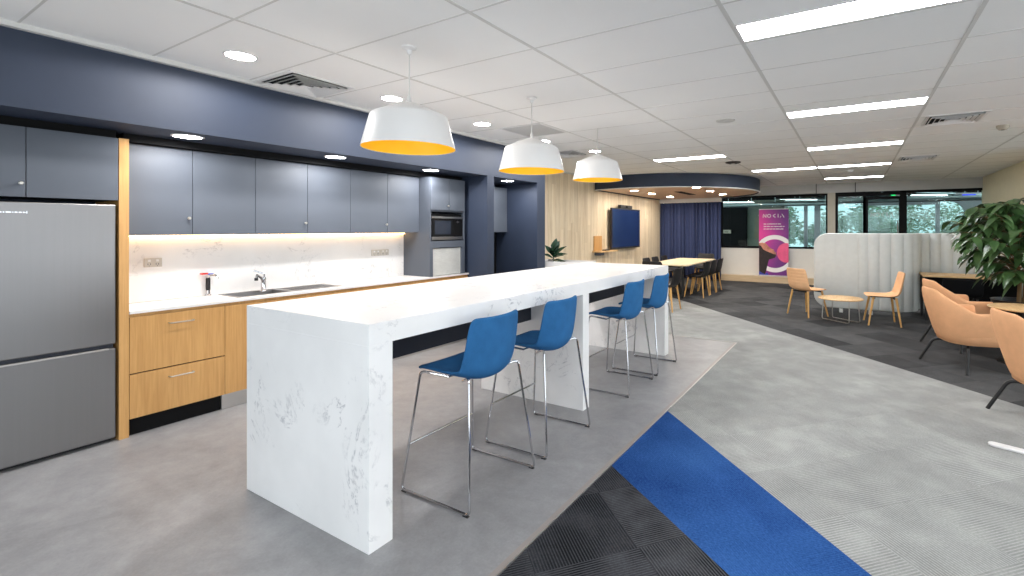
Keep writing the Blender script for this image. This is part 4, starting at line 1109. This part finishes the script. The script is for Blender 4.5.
for y in (15.4, 16.6, 18.0): bx(b, -5.0, 5.0, y - 0.03, y + 0.03, 2.86, 2.90)
tag(obj('cable_tray', b, 'cab_grey', None), 'grid of grey cable trays under the dark ceiling beyond the glass', 'cable tray')
tr0 = None
for x, y, l in ((0.55, 15.2, 'black track spotlight beyond the glass door'), (1.35, 16.0, 'black track spotlight right of the door mullion'), (2.35, 16.2, 'black track spotlight over the rounded window'), (-1.0, 15.4, 'black track spotlight right of the banner')):
    if tr0 is None:
        tr0 = thing('track_spotlight', l, 'spotlight', (x, y, 2.86), group='track spotlights beyond the glass')
        b = B(); tube(b, [(0, 0, 0), (0, 0, -0.36)], 0.01); bx(b, -0.04, 0.04, -0.04, 0.04, -0.01, 0.06); obj('stem', b, 'black', tr0)
        b = B(); tube(b, [(-0.05, -0.03, -0.42), (0.06, 0.03, -0.34)], 0.05, 14); obj('head', b, 'black', tr0)
    else: dup(tr0, (x, y, 2.86), 0, l)
t = thing('blue_strip_light', 'glowing blue light bar beside the cream wall beyond the glass', 'strip light', (2.60, 15.5, 2.36))
box('housing', 'grid', t, -0.32, 0.32, -0.05, 0.05, 0.03, 0.06); box('glow', emit('blue glow', (40, 60, 255), 1.0), t, -0.18, 0.08, -0.045, 0.045, 0.0, 0.02)
box('drop_rod', 'black', t, -0.01, 0.01, -0.01, 0.01, 0.06, 0.56)
t = thing('exit_lamp', 'tiny green exit light above the glass door', 'exit light', (0.90, 15.0, 2.38)); box('body', 'white_metal', t, 0.05, 0.30, -0.02, 0.02, 0.0, 0.06); box('green_face', emit('green glow', (40, 230, 120), 2.0), t, -0.05, 0.05, -0.02, 0.02, 0.0, 0.06); box('stem', 'black', t, 0.1, 0.12, -0.01, 0.01, 0.06, 0.54)
for x, y, l in ((-3.2, 14.95, 'slim white tube light hanging above the half wall glazing'), (1.8, 16.9, 'slim white tube light hanging behind the glazing right of the door'), (-1.6, 17.3, 'slim white tube light deep inside, left of the beige pier')):
    zt = 2.30 if x < -3 else 2.46
    t = thing('tube_light', l, 'light', (x, y, zt), 0.5, 'tube lights beyond the glass')
    b = B(); bx(b, -0.6, 0.6, -0.03, 0.03, 0, 0.02); obj('diffuser', b, 'tube', t)
    b = B(); bx(b, -0.61, 0.61, -0.035, 0.035, 0.02, 0.05); obj('housing', b, 'black_metal', t)
    b = B(); bx(b, -0.5, -0.49, -0.005, 0.005, 0.05, 2.92 - zt); bx(b, 0.49, 0.5, -0.005, 0.005, 0.05, 2.92 - zt); obj('suspension_wires', b, 'black', t)
# faint lettering on the glass door
b = B()
for p in logo(0.36, 1.80, 0.50, 0.10, 0.014): prism(b, p, 14.050, 14.054, 'y')
fm = NT('frosted lettering'); fm.b.inputs['Base Color'].default_value = (0.9, 0.95, 0.95, 1); fm.b.inputs['Alpha'].default_value = 0.35
dl = obj('door_lettering', b, fm.m, bpy.data.objects['door_1'])
# hanging rods in front of the glazing
hr0 = None
for x, l in ((-0.86, 'thin black rod hanging from the ceiling left of the beige pier'), (0.03, 'thin black rod hanging from the ceiling above the glazed sidelight')):
    b = B(); tube(b, [(0, 0, 0), (0, 0, -0.30)], 0.008, 8); o = obj('hanging_rod', b, 'black', None); o.location = (x, 13.9, H); tag(o, l, 'rod', 'hanging rods at the glazed wall')

# ================================================================== OUTDOORS
b = B(); bx(b, -40, 40, 20.2, 70, -3.2, -3.0); struct('ground', b, plain('grass', (96, 120, 70), 0.95, var=0.2, vs=0.6)).name = 'floor'
def tree(x, y, h, r, label, seed):
    rnd = random.Random(seed); t = thing('gum_tree', label, 'tree', (x, y, -3.0), group='trees outside the far windows')
    b = B(); tube(b, [(0, 0, 0), (0.1, 0, h * 0.4), (-0.05, 0.1, h * 0.75)], 0.15, 9, radii=[0.2, 0.13, 0.05])
    for k in range(5):
        a = k * 1.3; tube(b, [(0.05, 0, h * (0.35 + k * 0.07)), (cos(a) * r * 0.6, sin(a) * r * 0.6, h * (0.55 + k * 0.07))], 0.04, 6, radii=[0.06, 0.02])
    obj('trunk', b, 'bark', t, smooth=True)
    b = B(); cl = [(Vector((rnd.gauss(0, 0.42) * r, rnd.gauss(0, 0.42) * r, h * rnd.uniform(0.32, 0.95))), r * rnd.uniform(0.28, 0.5)) for _ in range(22)]
    for c, cr in cl:
        for _ in range(260):
            d = Vector((rnd.gauss(0, 1), rnd.gauss(0, 1), rnd.gauss(0, 0.8))).normalized() * cr * rnd.random() ** 0.4
            p = c + d; u, w_ = frame_of(Vector((rnd.gauss(0, 1), rnd.gauss(0, 1), rnd.gauss(0, 1) + 0.01))); s = rnd.uniform(0.06, 0.14)
            vs = [b.verts.new(p + u * s), b.verts.new(p + w_ * s * 0.5), b.verts.new(p - u * s), b.verts.new(p - w_ * s * 0.5)]; b.faces.new(vs)
    obj('foliage', b, 'leaf_tree', t)
for i, (x, y, h, r, l) in enumerate(((-3.6, 26, 6.3, 1.7, 'gum tree seen just right of the banner through two panes'), (-1.0, 30.5, 6.1, 1.8, 'gum tree seen left of the beige pier'), (0.6, 25.5, 5.3, 1.4, 'gum tree seen through the sidelight of the glass door'),
                                     (2.6, 38, 6.2, 2.3, 'gum tree seen through the glass door itself'), (4.4, 26, 5.0, 1.5, 'lower gum tree right of the door mullion'), (6.2, 46, 6.6, 3.0, 'wide gum tree seen through the rounded window'),
                                     (-6.5, 31, 7.2, 2.2, 'tall gum tree partly behind the banner'), (8.6, 28, 5.2, 1.7, 'gum tree at the cream wall side of the far windows'))):
    tree(x, y, h, r, l, 40 + i)
